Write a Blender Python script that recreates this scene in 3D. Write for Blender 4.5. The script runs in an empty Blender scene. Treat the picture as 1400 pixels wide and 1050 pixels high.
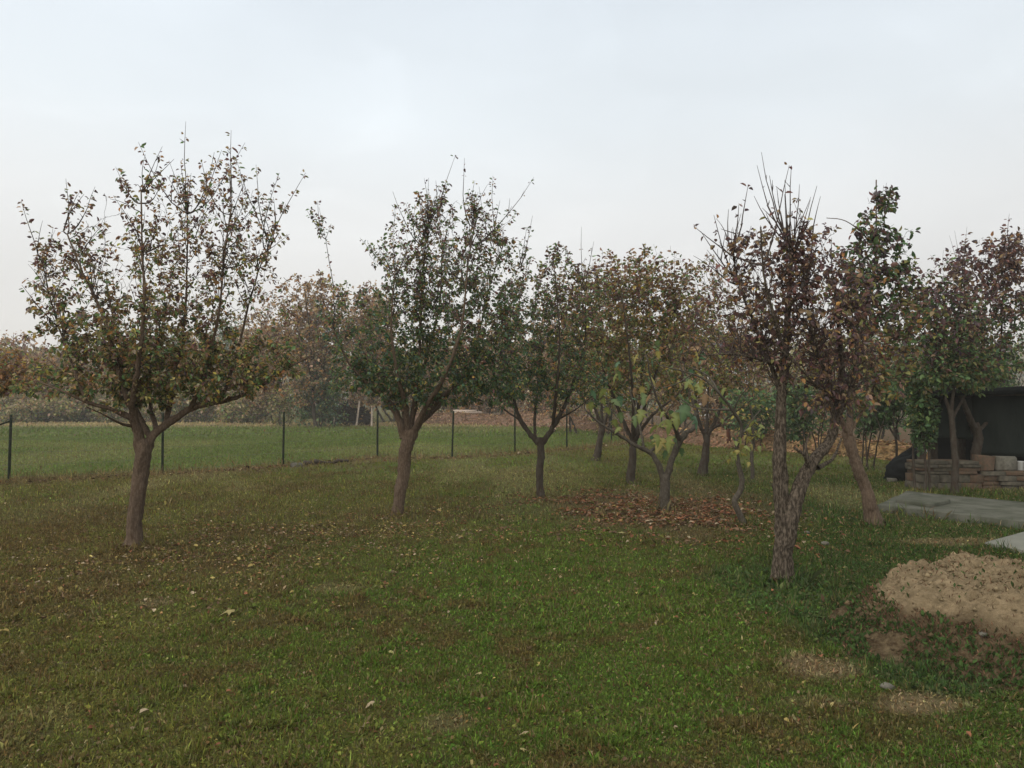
import bpy, math, random
import numpy as np
from mathutils import Vector

random.seed(7)
rng = np.random.default_rng(7)
C = bpy.context.scene
COL = C.collection

# ------------------------------------------------------------------ camera
F, CAMZ, PITCH = 1050.0, 1.6, math.radians(1.255)
cam = bpy.data.cameras.new('camera')
cam.lens, cam.sensor_width, cam.clip_end = 27.0, 36.0, 2000.0
cam_o = bpy.data.objects.new('camera', cam)
cam_o.location = (0, 0, CAMZ)
cam_o.rotation_euler = (math.pi / 2 + PITCH, 0, 0)
COL.objects.link(cam_o)
C.camera = cam_o

# ------------------------------------------------------------------ sky
SUN_EL, SUN_AZ = math.radians(46), math.radians(-138)      # sun behind thin cloud, back left
W = bpy.data.worlds.new('World')
C.world = W
W.use_nodes = True
nt = W.node_tree
nt.nodes.clear()
N = lambda t: nt.nodes.new(t)
L = nt.links.new
out = N('ShaderNodeOutputWorld')
bg = N('ShaderNodeBackground')
bg.inputs['Strength'].default_value = 0.0755
sky = N('ShaderNodeTexSky')
sky.sky_type = 'NISHITA'
sky.sun_disc = False
sky.sun_elevation = SUN_EL
sky.sun_rotation = SUN_AZ
sky.air_density, sky.dust_density = 1.0, 2.0
tc = N('ShaderNodeTexCoord')
sep = N('ShaderNodeSeparateXYZ')
L(tc.outputs['Generated'], sep.inputs[0])
ramp = N('ShaderNodeValToRGB')                             # thin overcast, paler and warmer towards the horizon
e = ramp.color_ramp.elements
e[0].position, e[0].color = 0.0, (7.6, 7.4, 7.2, 1)
e[1].position, e[1].color = 0.14, (8.2, 8.15, 8.0, 1)
for p, c in ((0.23, (8.7, 8.85, 8.85)), (0.34, (8.6, 9.2, 9.6)), (0.48, (8.0, 8.75, 9.45)), (1.0, (7.8, 8.4, 9.0))):
    q = e.new(p); q.color = (*c, 1)
L(sep.outputs['Z'], ramp.inputs[0])
mp = N('ShaderNodeMapping')
mp.inputs['Scale'].default_value = (1.0, 1.0, 2.6)
L(tc.outputs['Generated'], mp.inputs[0])
nz = N('ShaderNodeTexNoise')
nz.inputs['Scale'].default_value = 1.6
nz.inputs['Detail'].default_value = 5
nz.inputs['Roughness'].default_value = 0.45
nz.inputs['Distortion'].default_value = 0.5
L(mp.outputs[0], nz.inputs['Vector'])
mr = N('ShaderNodeMapRange')
mr.inputs['From Min'].default_value, mr.inputs['From Max'].default_value = 0.3, 0.7
mr.inputs['To Min'].default_value, mr.inputs['To Max'].default_value = 0.93, 1.07
L(nz.outputs['Fac'], mr.inputs['Value'])
dot = N('ShaderNodeVectorMath'); dot.operation = 'DOT_PRODUCT'
L(tc.outputs['Generated'], dot.inputs[0])
dot.inputs[1].default_value = (-.8, .6, 0.15)
mr2 = N('ShaderNodeMapRange')
mr2.inputs['From Min'].default_value, mr2.inputs['From Max'].default_value = -0.2, 1.0
mr2.inputs['To Min'].default_value, mr2.inputs['To Max'].default_value = 0.88, 1.05
L(dot.outputs['Value'], mr2.inputs['Value'])
wz = N('ShaderNodeTexNoise')                               # faint wisps
wz.inputs['Scale'].default_value = 3.4
wz.inputs['Detail'].default_value = 7
wz.inputs['Distortion'].default_value = 1.4
L(mp.outputs[0], wz.inputs['Vector'])
wr = N('ShaderNodeMapRange')
wr.inputs['From Min'].default_value, wr.inputs['From Max'].default_value = 0.52, 0.75
wr.inputs['To Min'].default_value, wr.inputs['To Max'].default_value = 1.0, 1.045
L(wz.outputs['Fac'], wr.inputs['Value'])
mw = N('ShaderNodeMath'); mw.operation = 'MULTIPLY'
L(mr.outputs[0], mw.inputs[0]); L(wr.outputs[0], mw.inputs[1])
mul = N('ShaderNodeMath'); mul.operation = 'MULTIPLY'
L(mw.outputs[0], mul.inputs[0]); L(mr2.outputs[0], mul.inputs[1])
sc = N('ShaderNodeVectorMath'); sc.operation = 'SCALE'
L(ramp.outputs[0], sc.inputs[0]); L(mul.outputs[0], sc.inputs['Scale'])
mx = N('ShaderNodeMixRGB'); mx.inputs[0].default_value = 0.92
L(sky.outputs[0], mx.inputs[1]); L(sc.outputs[0], mx.inputs[2])
L(mx.outputs[0], bg.inputs['Color']); L(bg.outputs[0], out.inputs[0])

# ------------------------------------------------------------------ sun (veiled)
sl = bpy.data.lights.new('sun', 'SUN')
sl.energy, sl.angle, sl.color = 2.1, math.radians(100), (1.0, 0.93, 0.85)
so = bpy.data.objects.new('sun', sl)
d = Vector((math.sin(SUN_AZ) * math.cos(SUN_EL), math.cos(SUN_AZ) * math.cos(SUN_EL), math.sin(SUN_EL)))
so.rotation_euler = d.to_track_quat('Z', 'Y').to_euler()
COL.objects.link(so)

vs = C.view_settings
C.display_settings.display_device = 'sRGB'
vs.view_transform = 'Standard'
vs.look = 'None'
vs.gamma = 1.0
vs.use_curve_mapping = False
vs.exposure = 0.45
cy = C.cycles
cy.max_bounces, cy.diffuse_bounces, cy.transmission_bounces = 6, 4, 4
cy.use_denoising = True
cy.denoiser = 'OPENIMAGEDENOISE'
cy.denoising_prefilter = 'ACCURATE'
cy.denoising_input_passes = 'RGB_ALBEDO_NORMAL'
cy.glossy_bounces, cy.volume_bounces, cy.transparent_max_bounces = 2, 1, 4

# ------------------------------------------------------------------ helpers
def ray(u, v):
    x, zc = (u - 700) / F, -(v - 525) / F
    return np.array([x, math.cos(PITCH) - zc * math.sin(PITCH), math.sin(PITCH) + zc * math.cos(PITCH)])

def P(u, v, Y):
    r = ray(u, v)
    return np.array([0, 0, CAMZ]) + r * (Y / r[1])

def G(u, v, h=0.0):
    r = ray(u, v)
    t = (CAMZ - h) / -r[2]
    return np.array([r[0] * t, r[1] * t])

def _h(ix, iy, s):
    n = (ix * 374761393 + iy * 668265263 + s * 974634777) & 0xffffffff
    n = ((n ^ (n >> 13)) * 1274126177) & 0xffffffff
    return ((n ^ (n >> 16)) & 0xffff) / 65535.0

def vn(x, y, s=0):
    x, y = np.asarray(x, float), np.asarray(y, float)
    ix, iy = np.floor(x).astype(np.int64), np.floor(y).astype(np.int64)
    fx, fy = x - ix, y - iy
    fx, fy = fx * fx * (3 - 2 * fx), fy * fy * (3 - 2 * fy)
    a, b = _h(ix, iy, s), _h(ix + 1, iy, s)
    c, d_ = _h(ix, iy + 1, s), _h(ix + 1, iy + 1, s)
    return (a * (1 - fx) + b * fx) * (1 - fy) + (c * (1 - fx) + d_ * fx) * fy

def fbm(x, y, s=0, o=4):
    t, a, w = 0, 0.5, 0
    for k in range(o):
        t = t + a * vn(x * 2 ** k, y * 2 ** k, s + k * 17)
        w += a
        a *= 0.55
    return t / w

def sstep(a, b, x):
    t = np.clip((x - a) / (b - a), 0, 1)
    return t * t * (3 - 2 * t)

def norm(a):
    return a / np.maximum(np.linalg.norm(a, axis=-1, keepdims=True), 1e-9)

def mesh(name, verts, faces, col=None, smooth=False):
    """faces: list of (M,k) int arrays"""
    if isinstance(faces, np.ndarray):
        faces = [faces]
    me = bpy.data.meshes.new(name)
    verts = np.ascontiguousarray(verts, dtype=np.float32)
    me.vertices.add(len(verts))
    me.vertices.foreach_set('co', verts.ravel())
    li = np.concatenate([f.ravel() for f in faces]).astype(np.int32)
    tot = np.concatenate([np.full(len(f), f.shape[1]) for f in faces])
    st = np.concatenate([[0], np.cumsum(tot)[:-1]]).astype(np.int32)
    me.loops.add(len(li)); me.loops.foreach_set('vertex_index', li)
    me.polygons.add(len(st)); me.polygons.foreach_set('loop_start', st)
    if smooth:
        me.polygons.foreach_set('use_smooth', np.ones(len(st), dtype=bool))
    me.update(calc_edges=True)
    if col is not None:
        a = me.attributes.new('Col', 'FLOAT_COLOR', 'POINT')
        cc = np.ones((len(verts), 4), dtype=np.float32)
        cc[:, :3] = col
        a.data.foreach_set('color', cc.ravel())
    return me

def link(name, me, mat=None, parent=None, kind=None, loc=None):
    o = bpy.data.objects.new(name, me)
    COL.objects.link(o)
    if mat is not None and not me.materials:
        me.materials.append(mat)
    if parent is not None:
        o.parent = parent
    if loc is not None:
        o.location = loc
    if kind:
        o['kind'] = kind
    return o

def thing(name, label, cat, loc=(0, 0, 0), rotz=0.0, group=None):
    o = bpy.data.objects.new(name, None)
    o.empty_display_size = 0.2
    COL.objects.link(o)
    o.location = loc
    o.rotation_euler = (0, 0, rotz)
    return tag(o, label, cat, group)

def tag(o, label, cat, group=None):
    o['label'] = label; o['category'] = cat
    if group: o['group'] = group
    return o

def box(sx, sy, sz, jit=0.0, bev=0.0, seed=0):
    """box mesh, base centred on origin, bevelled top edges and slight unevenness"""
    r = np.random.default_rng(seed)
    b = bev or min(sx, sy, sz) * 0.12
    vs_, fs = [], []
    for z, i in ((0, 0), (b, 0), (sz - b, 0), (sz, b)):
        for px, py in ((-1, -1), (1, -1), (1, 1), (-1, 1)):
            x, y = px * (sx / 2 - i), py * (sy / 2 - i)
            vs_.append((x, y, z))
    vs_ = np.array(vs_) + r.normal(0, 1, (16, 3)) * jit
    for k in range(3):
        for j in range(4):
            a, b2 = k * 4 + j, k * 4 + (j + 1) % 4
            fs.append((a, b2, b2 + 4, a + 4))
    fs += [(3, 2, 1, 0), (12, 13, 14, 15)]
    return vs_, np.array(fs)

def tubes(pts, rad, sides):
    """pts (N,k,3), rad (N,k) -> verts, quads, tips closed by tiny radius"""
    n, k, _ = pts.shape
    t = np.gradient(pts, axis=1)
    t = norm(t)
    mean = norm(pts[:, -1] - pts[:, 0])
    ref = np.where(np.abs(mean[:, 2:3]) < 0.8, np.array([[0, 0, 1.0]]), np.array([[1.0, 0, 0]]))
    u = norm(ref[:, None] - (ref[:, None] * t).sum(-1, keepdims=True) * t)
    w = np.cross(t, u)
    a = np.linspace(0, 2 * math.pi, sides, endpoint=False)
    v = pts[:, :, None] + rad[:, :, None, None] * (np.cos(a)[:, None] * u[:, :, None] + np.sin(a)[:, None] * w[:, :, None])
    idx = np.arange(n * k * sides).reshape(n, k, sides)
    a0, a1 = idx[:, :-1], np.roll(idx[:, :-1], -1, 2)
    b0, b1 = idx[:, 1:], np.roll(idx[:, 1:], -1, 2)
    f = np.stack([a0, a1, b1, b0], -1).reshape(-1, 4)
    return v.reshape(-1, 3), f

def spline(pts, m):
    pts = np.asarray(pts, float)
    if len(pts) == 2:
        return pts[0] + (pts[1] - pts[0]) * np.linspace(0, 1, m)[:, None]
    seg = np.linalg.norm(np.diff(pts, axis=0), axis=1)
    s = np.concatenate([[0], np.cumsum(seg)])
    q = np.linspace(0, s[-1], m)
    tan = np.gradient(pts, s, axis=0)
    i = np.clip(np.searchsorted(s, q, 'right') - 1, 0, len(pts) - 2)
    h = (s[i + 1] - s[i])[:, None]
    x = ((q - s[i]) / (s[i + 1] - s[i]))[:, None]
    return ((2 * x**3 - 3 * x**2 + 1) * pts[i] + (x**3 - 2 * x**2 + x) * h * tan[i]
            + (-2 * x**3 + 3 * x**2) * pts[i + 1] + (x**3 - x**2) * h * tan[i + 1])

def leaves(p, d_, n_, ln, wd, col, curl=0.12):
    """six-vertex folded leaves -> verts, quads, colours"""
    d_, s = norm(d_), None
    s = norm(np.cross(d_, n_))
    n2 = np.cross(s, d_)
    ln, wd = ln[:, None], wd[:, None]
    cu = curl * ln
    v0 = p
    v1 = p + d_ * ln * .33 + s * wd * .5 + n2 * cu * .9
    v2 = p + d_ * ln * .72 + s * wd * .38 + n2 * cu * .3
    v3 = p + d_ * ln * .98 - n2 * cu * 1.5
    v4 = p + d_ * ln * .72 - s * wd * .38 + n2 * cu * .3
    v5 = p + d_ * ln * .33 - s * wd * .5 + n2 * cu * .9
    v = np.stack([v0, v1, v2, v3, v4, v5], 1).reshape(-1, 3)
    b = np.arange(len(p))[:, None] * 6
    f = np.concatenate([b + np.array([[0, 1, 2, 3]]), b + np.array([[0, 3, 4, 5]])])
    return v, f, np.repeat(col, 6, 0)

# ------------------------------------------------------------------ materials
def mat(name, base=(.1, .1, .1), rough=.9, attr=False, trans=0.0, bump=None, noise=None, spec=.2):
    """noise: (scale, colour2, stretch) ; bump: (scale, strength, distance, stretch)"""
    m = bpy.data.materials.new(name)
    m.use_nodes = True
    t = m.node_tree
    t.nodes.clear()
    o = t.nodes.new('ShaderNodeOutputMaterial')
    b = t.nodes.new('ShaderNodeBsdfPrincipled')
    b.inputs['Roughness'].default_value = rough
    b.inputs['Specular IOR Level'].default_value = spec
    c = None
    if attr:
        a = t.nodes.new('ShaderNodeAttribute'); a.attribute_name = 'Col'
        c = a.outputs['Color']
    else:
        r = t.nodes.new('ShaderNodeRGB'); r.outputs[0].default_value = (*base, 1)
        c = r.outputs[0]
    co = t.nodes.new('ShaderNodeTexCoord')
    if noise:
        mpn = t.nodes.new('ShaderNodeMapping'); mpn.inputs['Scale'].default_value = noise[2]
        t.links.new(co.outputs['Object'], mpn.inputs[0])
        n_ = t.nodes.new('ShaderNodeTexNoise')
        n_.inputs['Scale'].default_value = noise[0]; n_.inputs['Detail'].default_value = 6
        n_.inputs['Roughness'].default_value = .65
        t.links.new(mpn.outputs[0], n_.inputs['Vector'])
        rr = t.nodes.new('ShaderNodeMapRange')
        rr.inputs['From Min'].default_value, rr.inputs['From Max'].default_value = (.43, .62) if 'bark' in name else (.38, .66)
        t.links.new(n_.outputs['Fac'], rr.inputs['Value'])
        mm = t.nodes.new('ShaderNodeMixRGB')
        t.links.new(rr.outputs[0], mm.inputs[0]); t.links.new(c, mm.inputs[1])
        mm.inputs[2].default_value = (*noise[1], 1)
        c = mm.outputs[0]
    if bump:
        mpb = t.nodes.new('ShaderNodeMapping'); mpb.inputs['Scale'].default_value = bump[3]
        t.links.new(co.outputs['Object'], mpb.inputs[0])
        n2 = t.nodes.new('ShaderNodeTexNoise')
        n2.inputs['Scale'].default_value = bump[0]; n2.inputs['Detail'].default_value = 8
        n2.inputs['Roughness'].default_value = .7
        t.links.new(mpb.outputs[0], n2.inputs['Vector'])
        bp = t.nodes.new('ShaderNodeBump')
        bp.inputs['Strength'].default_value = bump[1]; bp.inputs['Distance'].default_value = bump[2]
        t.links.new(n2.outputs['Fac'], bp.inputs['Height'])
        t.links.new(bp.outputs[0], b.inputs['Normal'])
    t.links.new(c, b.inputs['Base Color'])
    if trans > 0:
        tr = t.nodes.new('ShaderNodeBsdfTranslucent')
        gm = t.nodes.new('ShaderNodeVectorMath'); gm.operation = 'SCALE'; gm.inputs['Scale'].default_value = 1.5
        t.links.new(c, gm.inputs[0])
        t.links.new(gm.outputs[0], tr.inputs['Color'])
        ms = t.nodes.new('ShaderNodeMixShader'); ms.inputs[0].default_value = trans
        t.links.new(b.outputs[0], ms.inputs[1]); t.links.new(tr.outputs[0], ms.inputs[2])
        t.links.new(ms.outputs[0], o.inputs[0])
    else:
        t.links.new(b.outputs[0], o.inputs[0])
    return m

M_leaf = mat('leaf', attr=True, rough=.5, trans=.34, spec=.35)
M_litter = mat('dry_leaf', attr=True, rough=.9, trans=.1, spec=.1)
M_grass = mat('grass_blade', attr=True, rough=.75, trans=.25, spec=.15)
M_ground = mat('soil', attr=True, rough=.95, spec=.05, noise=(9, (.08, .068, .03), (1, 1, 1)), bump=(22, .9, .05, (1, 1, 1)))
M_bark = mat('bark', (.105, .072, .048), .95, spec=.1, noise=(55, (.165, .12, .085), (1, 1, .3)), bump=(42, 1.0, .03, (1, 1, .3)))
M_bark_rough = mat('flaky_bark', (.060, .047, .034), .95, spec=.08, noise=(62, (.22, .175, .13), (1, 1, .32)), bump=(38, 1.0, .06, (1, 1, .38)))
M_bark_grey = mat('grey_bark', (.062, .052, .038), .9, spec=.1, noise=(40, (.105, .09, .07), (1, 1, .6)), bump=(50, .6, .012, (1, 1, .6)))
M_bark_dark = mat('dark_bark', (.05, .037, .027), .95, spec=.1, noise=(20, (.075, .065, .05), (1, 1, .4)), bump=(36, .8, .02, (1, 1, .4)))
M_twig = mat('twig', (.055, .042, .036), .9, spec=.1, noise=(12, (.09, .07, .06), (1, 1, 1)))
M_post = mat('green_post_paint', (.008, .017, .009), .8, spec=.08, noise=(14, (.03, .03, .02), (1, 1, .4)))
M_wire = mat('fence_wire', (.08, .09, .08), .5, spec=.4)
M_conc = mat('concrete', (.112, .110, .086), .95, spec=.1, noise=(3.5, (.06, .064, .044), (1, 1, 1)), bump=(60, .5, .008, (1, 1, 1)))
M_conc_pale = mat('pale_concrete', (.19, .19, .155), .95, spec=.1, noise=(5, (.16, .16, .13), (1, 1, 1)), bump=(60, .4, .006, (1, 1, 1)))
M_dirt = mat('dry_dirt', attr=True, rough=1.0, spec=.03, noise=(16, (.20, .15, .085), (1, 1, 1.6)), bump=(26, 1.0, .06, (1, 1, 1)))
M_dark = mat('black_sheet', (.006, .007, .007), .9, spec=.08, noise=(5, (.012, .013, .012), (1, 1, 1)), bump=(12, .5, .03, (1, 1, .3)))
M_tarp = mat('dark_green_tarp', (.013, .017, .014), .9, spec=.08, noise=(2.2, (.02, .024, .02), (1, 1, .6)), bump=(5, .5, .04, (1.5, 1, .4)))
M_wood = mat('weathered_wood', (.22, .17, .12), .9, spec=.1, noise=(10, (.13, .1, .07), (1, 1, .2)), bump=(30, .5, .01, (1, 1, .15)))
M_pale_wood = mat('pale_board', (.6, .5, .4), .9, spec=.1, noise=(6, (.42, .33, .26), (.3, 1, 1)))
M_brick = mat('old_brick', (.12, .075, .05), .95, spec=.08, noise=(18, (.07, .06, .04), (1, 1, 1)), bump=(40, .7, .01, (1, 1, 1)))
M_stone = mat('stone', (.15, .14, .11), .95, spec=.1, noise=(18, (.09, .082, .065), (1, 1, 1)), bump=(40, .7, .01, (1, 1, 1)))
M_oldstone = mat('old_slab', (.11, .095, .07), .95, spec=.1, noise=(14, (.06, .055, .04), (1, 1, 1)), bump=(40, .7, .01, (1, 1, 1)))
M_white = mat('white_wall', (.7, .69, .66), .9, noise=(2, (.6, .59, .56), (1, 1, 1)))
M_slate = mat('slate_roof', (.06, .065, .08), .8, noise=(4, (.085, .085, .095), (1, 1, 1)))
M_glass = mat('window_glass', (.03, .035, .04), .2, spec=.5)
M_metal = mat('dull_tin', (.4, .4, .38), .45, spec=.5, noise=(20, (.3, .29, .26), (1, 1, .4)))
M_rust = mat('rust', (.12, .045, .025), .9, noise=(20, (.07, .035, .022), (1, 1, .5)))

# ------------------------------------------------------------------ ground fields
FENCE = [(-60, 655 + 48), (12, 660), (222, 648), (387, 638), (516, 627), (618, 626), (704, 621), (775, 615), (836, 608), (905, 602)]
fence_pts = [G(*q) for q in FENCE[1:]]
dl = fence_pts[0] - fence_pts[1]
fence_pts = [fence_pts[0] + dl * 2.2, fence_pts[0] + dl * 1.1] + fence_pts
FX, FY = np.array([p[0] for p in fence_pts]), np.array([p[1] for p in fence_pts])
FX_, FY_ = np.concatenate([[-60], FX, [12, 60]]), np.concatenate([[FY[0] - 42], FY, [FY[-1] + 6, FY[-1] + 40]])
fence_y = lambda x: np.interp(x, FX_, FY_)
BANK = [(560, 580), (640, 581), (780, 586), (880, 601), (975, 612), (1130, 622), (1290, 636), (1600, 665)]
bank_pts = np.array([G(*q) for q in BANK])
bank_y = lambda x: np.interp(x, bank_pts[:, 0], bank_pts[:, 1], left=1e3, right=bank_pts[-1, 1])

def ell(x, y, u, v, ru, rv):
    """soft elliptical ground patch described where it lies in the garden"""
    c, a, b = G(u, v), G(u + ru, v), G(u, v - rv)
    b2 = G(u, v + rv)
    rx, ry = abs(a[0] - c[0]), abs(b[1] - b2[1]) / 2
    cy_ = (b[1] + b2[1]) / 2
    r = np.sqrt(((x - c[0]) / rx) ** 2 + ((y - cy_) / ry) ** 2)
    r = r + (fbm(x * 3, y * 3, 91, 3) - .5) * 0.9
    return 1 - sstep(.55, 1.1, r)

MC, MR = (3.78, 5.20), (1.74, 1.16)
def mound_h(x, y):
    dx, dy = (x - MC[0]) / MR[0], (y - MC[1]) / MR[1]
    r = (np.abs(dx) ** 2.6 + np.abs(dy) ** 2.4) ** (1 / 2.5)
    r = r + (fbm(x * 1.6, y * 1.6, 5, 3) - .5) * .28
    h = .425 * (1 - sstep(.5, 1.02, r))
    h = h * (1 + .16 * (fbm(x * 2.3, y * 2.3, 8, 3) - .5)) + (.11 * (fbm(x * 6, y * 6, 13, 4) - .5) + .075 * (fbm(x * 17, y * 17, 14, 3) - .5) + .03 * (fbm(x * 45, y * 45, 15, 2) - .5)) * sstep(.02, .12, h)
    return h

def gz(x, y):
    x, y = np.asarray(x, float), np.asarray(y, float)
    near = .05 * (fbm(x * .5, y * .5, 2, 3) - .5) + .03 * (fbm(x * 2.2, y * 2.2, 3, 3) - .5)
    return near * sstep(2, 5, y) * (1 - .6 * sstep(25, 60, y))

GREEN, SHADEGREEN = np.array([.072, .118, .016]), np.array([.036, .066, .012])
OLIVE, BROWN = np.array([.120, .120, .026]), np.array([.128, .080, .030])
TAN, FIELD = np.array([.235, .17, .092]), np.array([.098, .132, .028])
STRAW = np.array([.30, .235, .11])
def masks(x, y):
    fig = np.clip(ell(x, y, 890, 706, 160, 36) + .6 * ell(x, y, 1010, 690, 80, 34), 0, 1)
    lit = np.clip(ell(x, y, 330, 770, 260, 62) + ell(x, y, 580, 715, 170, 34) + .7 * ell(x, y, 130, 790, 200, 50), 0, 1)
    bare = np.clip(ell(x, y, 1115, 914, 62, 20) + ell(x, y, 1262, 962, 70, 18) + .7 * ell(x, y, 212, 823, 30, 8)
                   + .6 * ell(x, y, 610, 990, 40, 14) + .7 * ell(x, y, 1300, 742, 110, 6) + .22 * ell(x, y, 20, 1000, 70, 40)
                   + .5 * ell(x, y, 455, 806, 40, 8) + .45 * ell(x, y, 1120, 960, 70, 10), 0, 1)
    weed = np.clip(ell(x, y, 1190, 880, 90, 46) + ell(x, y, 1290, 930, 110, 28) + .8 * ell(x, y, 1060, 810, 90, 40)
                   + .5 * ell(x, y, 1150, 790, 120, 40), 0, 1)
    return fig, lit, bare, weed

def lawn_colour(x, y, jitter=None):
    n1, n2, n3 = fbm(x * .35, y * .35, 21, 3), fbm(x * 1.5, y * 1.5, 31, 4), fbm(x * .9 + 40, y * .25, 41, 3)
    n4 = fbm(x * 4.5, y * 4.5, 77, 2)
    g = sstep(.38, .64, n1 * .40 + n2 * .25 + n4 * .25 + .10 * fbm(x * 12, y * 12, 81, 2) + .02 + .13 * np.clip((x + 1.2) / 3.5, -1, 1) * (y < 12))
    c = OLIVE * (1 - g)[:, None] + GREEN * g[:, None]
    br = .95 * sstep(.49, .66, n2 * .45 + n4 * .3 + fbm(x * 11, y * 11, 79, 2) * .25 + .06 * np.clip((-x - 1) / 3, 0, 1))
    c = c * (1 - .8 * br)[:, None] + BROWN * .8 * (.8 * br)[:, None]
    shade_r = sstep(.8, 4.0, x) * (1 - sstep(16, 20, y)) * (.45 + .55 * g)  # dark green lawn at right, tree shade painted into its colour
    c = c * (1 - shade_r)[:, None] + SHADEGREEN * shade_r[:, None]
    mid = sstep(9, 13, y) * (1 - sstep(22, 24, y)) * sstep(.42, .68, n3)
    c = c * (1 - .36 * mid)[:, None] + STRAW * np.array([.9, 1.0, 1.0]) * (.36 * mid)[:, None]
    fy = fence_y(x)
    fld = sstep(-.2, .6, y - fy)
    fc = FIELD * (1 + .35 * (n3 - .5))[:, None]
    st2 = sstep(.5, .72, fbm(x * .25, y * .12, 55, 3)) * .22
    fc = fc * (1 - st2)[:, None] + STRAW * st2[:, None]
    c = c * (1 - fld)[:, None] + fc * fld[:, None]
    edge = np.exp(-((y - fy + .2) / .85) ** 2) * np.clip(.55 + .6 * n2, 0, 1)
    c = c * (1 - edge)[:, None] + (STRAW * .3 + BROWN * .55) * edge[:, None]
    far = sstep(44, 50, y)
    c = c * (1 - far)[:, None] + STRAW * far[:, None]
    far = sstep(54, 58, y)
    c = c * (1 - far)[:, None] + OLIVE * .8 * far[:, None]
    bk = sstep(-.6, .4, y - bank_y(x)) * (x > -12)
    c = c * (1 - bk)[:, None] + np.array([.12, .065, .04]) * bk[:, None]
    fig, lit, bare, weed = masks(x, y)
    c = c * (1 - .7 * fig)[:, None] + np.array([.12, .075, .04]) * (.7 * fig)[:, None]
    c = c * (1 - .3 * lit)[:, None] + np.array([.13, .09, .04]) * (.3 * lit)[:, None]
    b2 = np.clip(bare * .9, 0, 1)
    c = c * (1 - b2)[:, None] + TAN * b2[:, None]
    return c

# ground: one sheet to the horizon
na, nr = 420, 190
rr_ = np.concatenate([[.4], np.geomspace(1.0, 480, nr - 1)])
aa = np.linspace(0, 2 * math.pi, na, endpoint=False)
X, Yg = (rr_[:, None] * np.sin(aa)).ravel(), (rr_[:, None] * np.cos(aa)).ravel()
idx = np.arange(na * nr).reshape(nr, na)
f = np.stack([idx[:-1], idx[1:], np.roll(idx[1:], -1, 1), np.roll(idx[:-1], -1, 1)], -1).reshape(-1, 4)
cap = np.array([idx[0][::1]])
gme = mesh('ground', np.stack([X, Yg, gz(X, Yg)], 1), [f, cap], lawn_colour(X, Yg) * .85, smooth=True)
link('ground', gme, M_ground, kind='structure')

# ------------------------------------------------------------------ grass
def in_view(n, y0, y1, marg=1.12):
    y = np.sqrt(rng.uniform(y0 ** 2, y1 ** 2, n))
    x = y * rng.uniform(-.6667 * marg, .6667 * marg, n) + rng.uniform(-.4, .4, n)
    return x, y

def blades(x, y, hh, ww, lean, col):
    n = len(x)
    z = gz(x, y)
    a = rng.uniform(0, 2 * math.pi, n)
    ld = np.stack([np.cos(a), np.sin(a)], 1)
    b = a + rng.normal(1.57, .7, n)
    sd = np.stack([np.cos(b), np.sin(b)], 1)
    base = np.stack([x, y, z - .004], 1)
    up = np.stack([ld[:, 0] * lean, ld[:, 1] * lean, np.sqrt(np.maximum(1 - lean ** 2, .04))], 1)
    s3 = np.concatenate([sd, rng.normal(0, .25, (n, 1))], 1)
    tip = base + up * hh[:, None] - np.array([0, 0, 1]) * (hh * lean * .25)[:, None]
    mid = base + up * (hh * .55)[:, None]
    v = np.stack([base, mid + s3 * ww[:, None] * .5, tip, mid - s3 * ww[:, None] * .5], 1).reshape(-1, 3)
    f_ = np.arange(n * 4).reshape(-1, 4)
    return v, f_, np.repeat(col, 4, 0)

FEET = [(182, 749), (543, 704), (738, 681), (863, 663), (907, 699), (962, 651), (1018, 719), (1069, 796), (1197, 719), (1305, 676), (1334, 664), (815, 631)]
parts = []
SLABS = []
def slab_clear(x, y, m=0.0):
    k = np.ones(len(x), bool)
    for poly in SLABS:
        ins = np.ones(len(x), bool)
        for i in range(4):
            p, q = poly[i], poly[(i + 1) % 4]
            ins &= ((q[0] - p[0]) * (y - p[1]) - (q[1] - p[1]) * (x - p[0])) > -m * np.hypot(q[0] - p[0], q[1] - p[1])
        k &= ~ins
    return k
def T2(h, *uv):
    return [G(u, v, h) for u, v in uv]
FL, FR, BL, BR = T2(.10, (1199, 690), (1400, 713), (1240, 671), (1400, 688))
S1 = [FL, FL + (FR - FL) * 2.6, BL + (FR - FL) * 2.6, BL]
c0, cb, cf = T2(.05, (1346, 741), (1400, 726), (1400, 752))
S2 = [c0, c0 + (cf - c0) * 4, c0 + (cf - c0) * 4 + (cb - c0) * 2.2, c0 + (cb - c0) * 2.2]
SLABS += [S1, S2]

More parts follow.
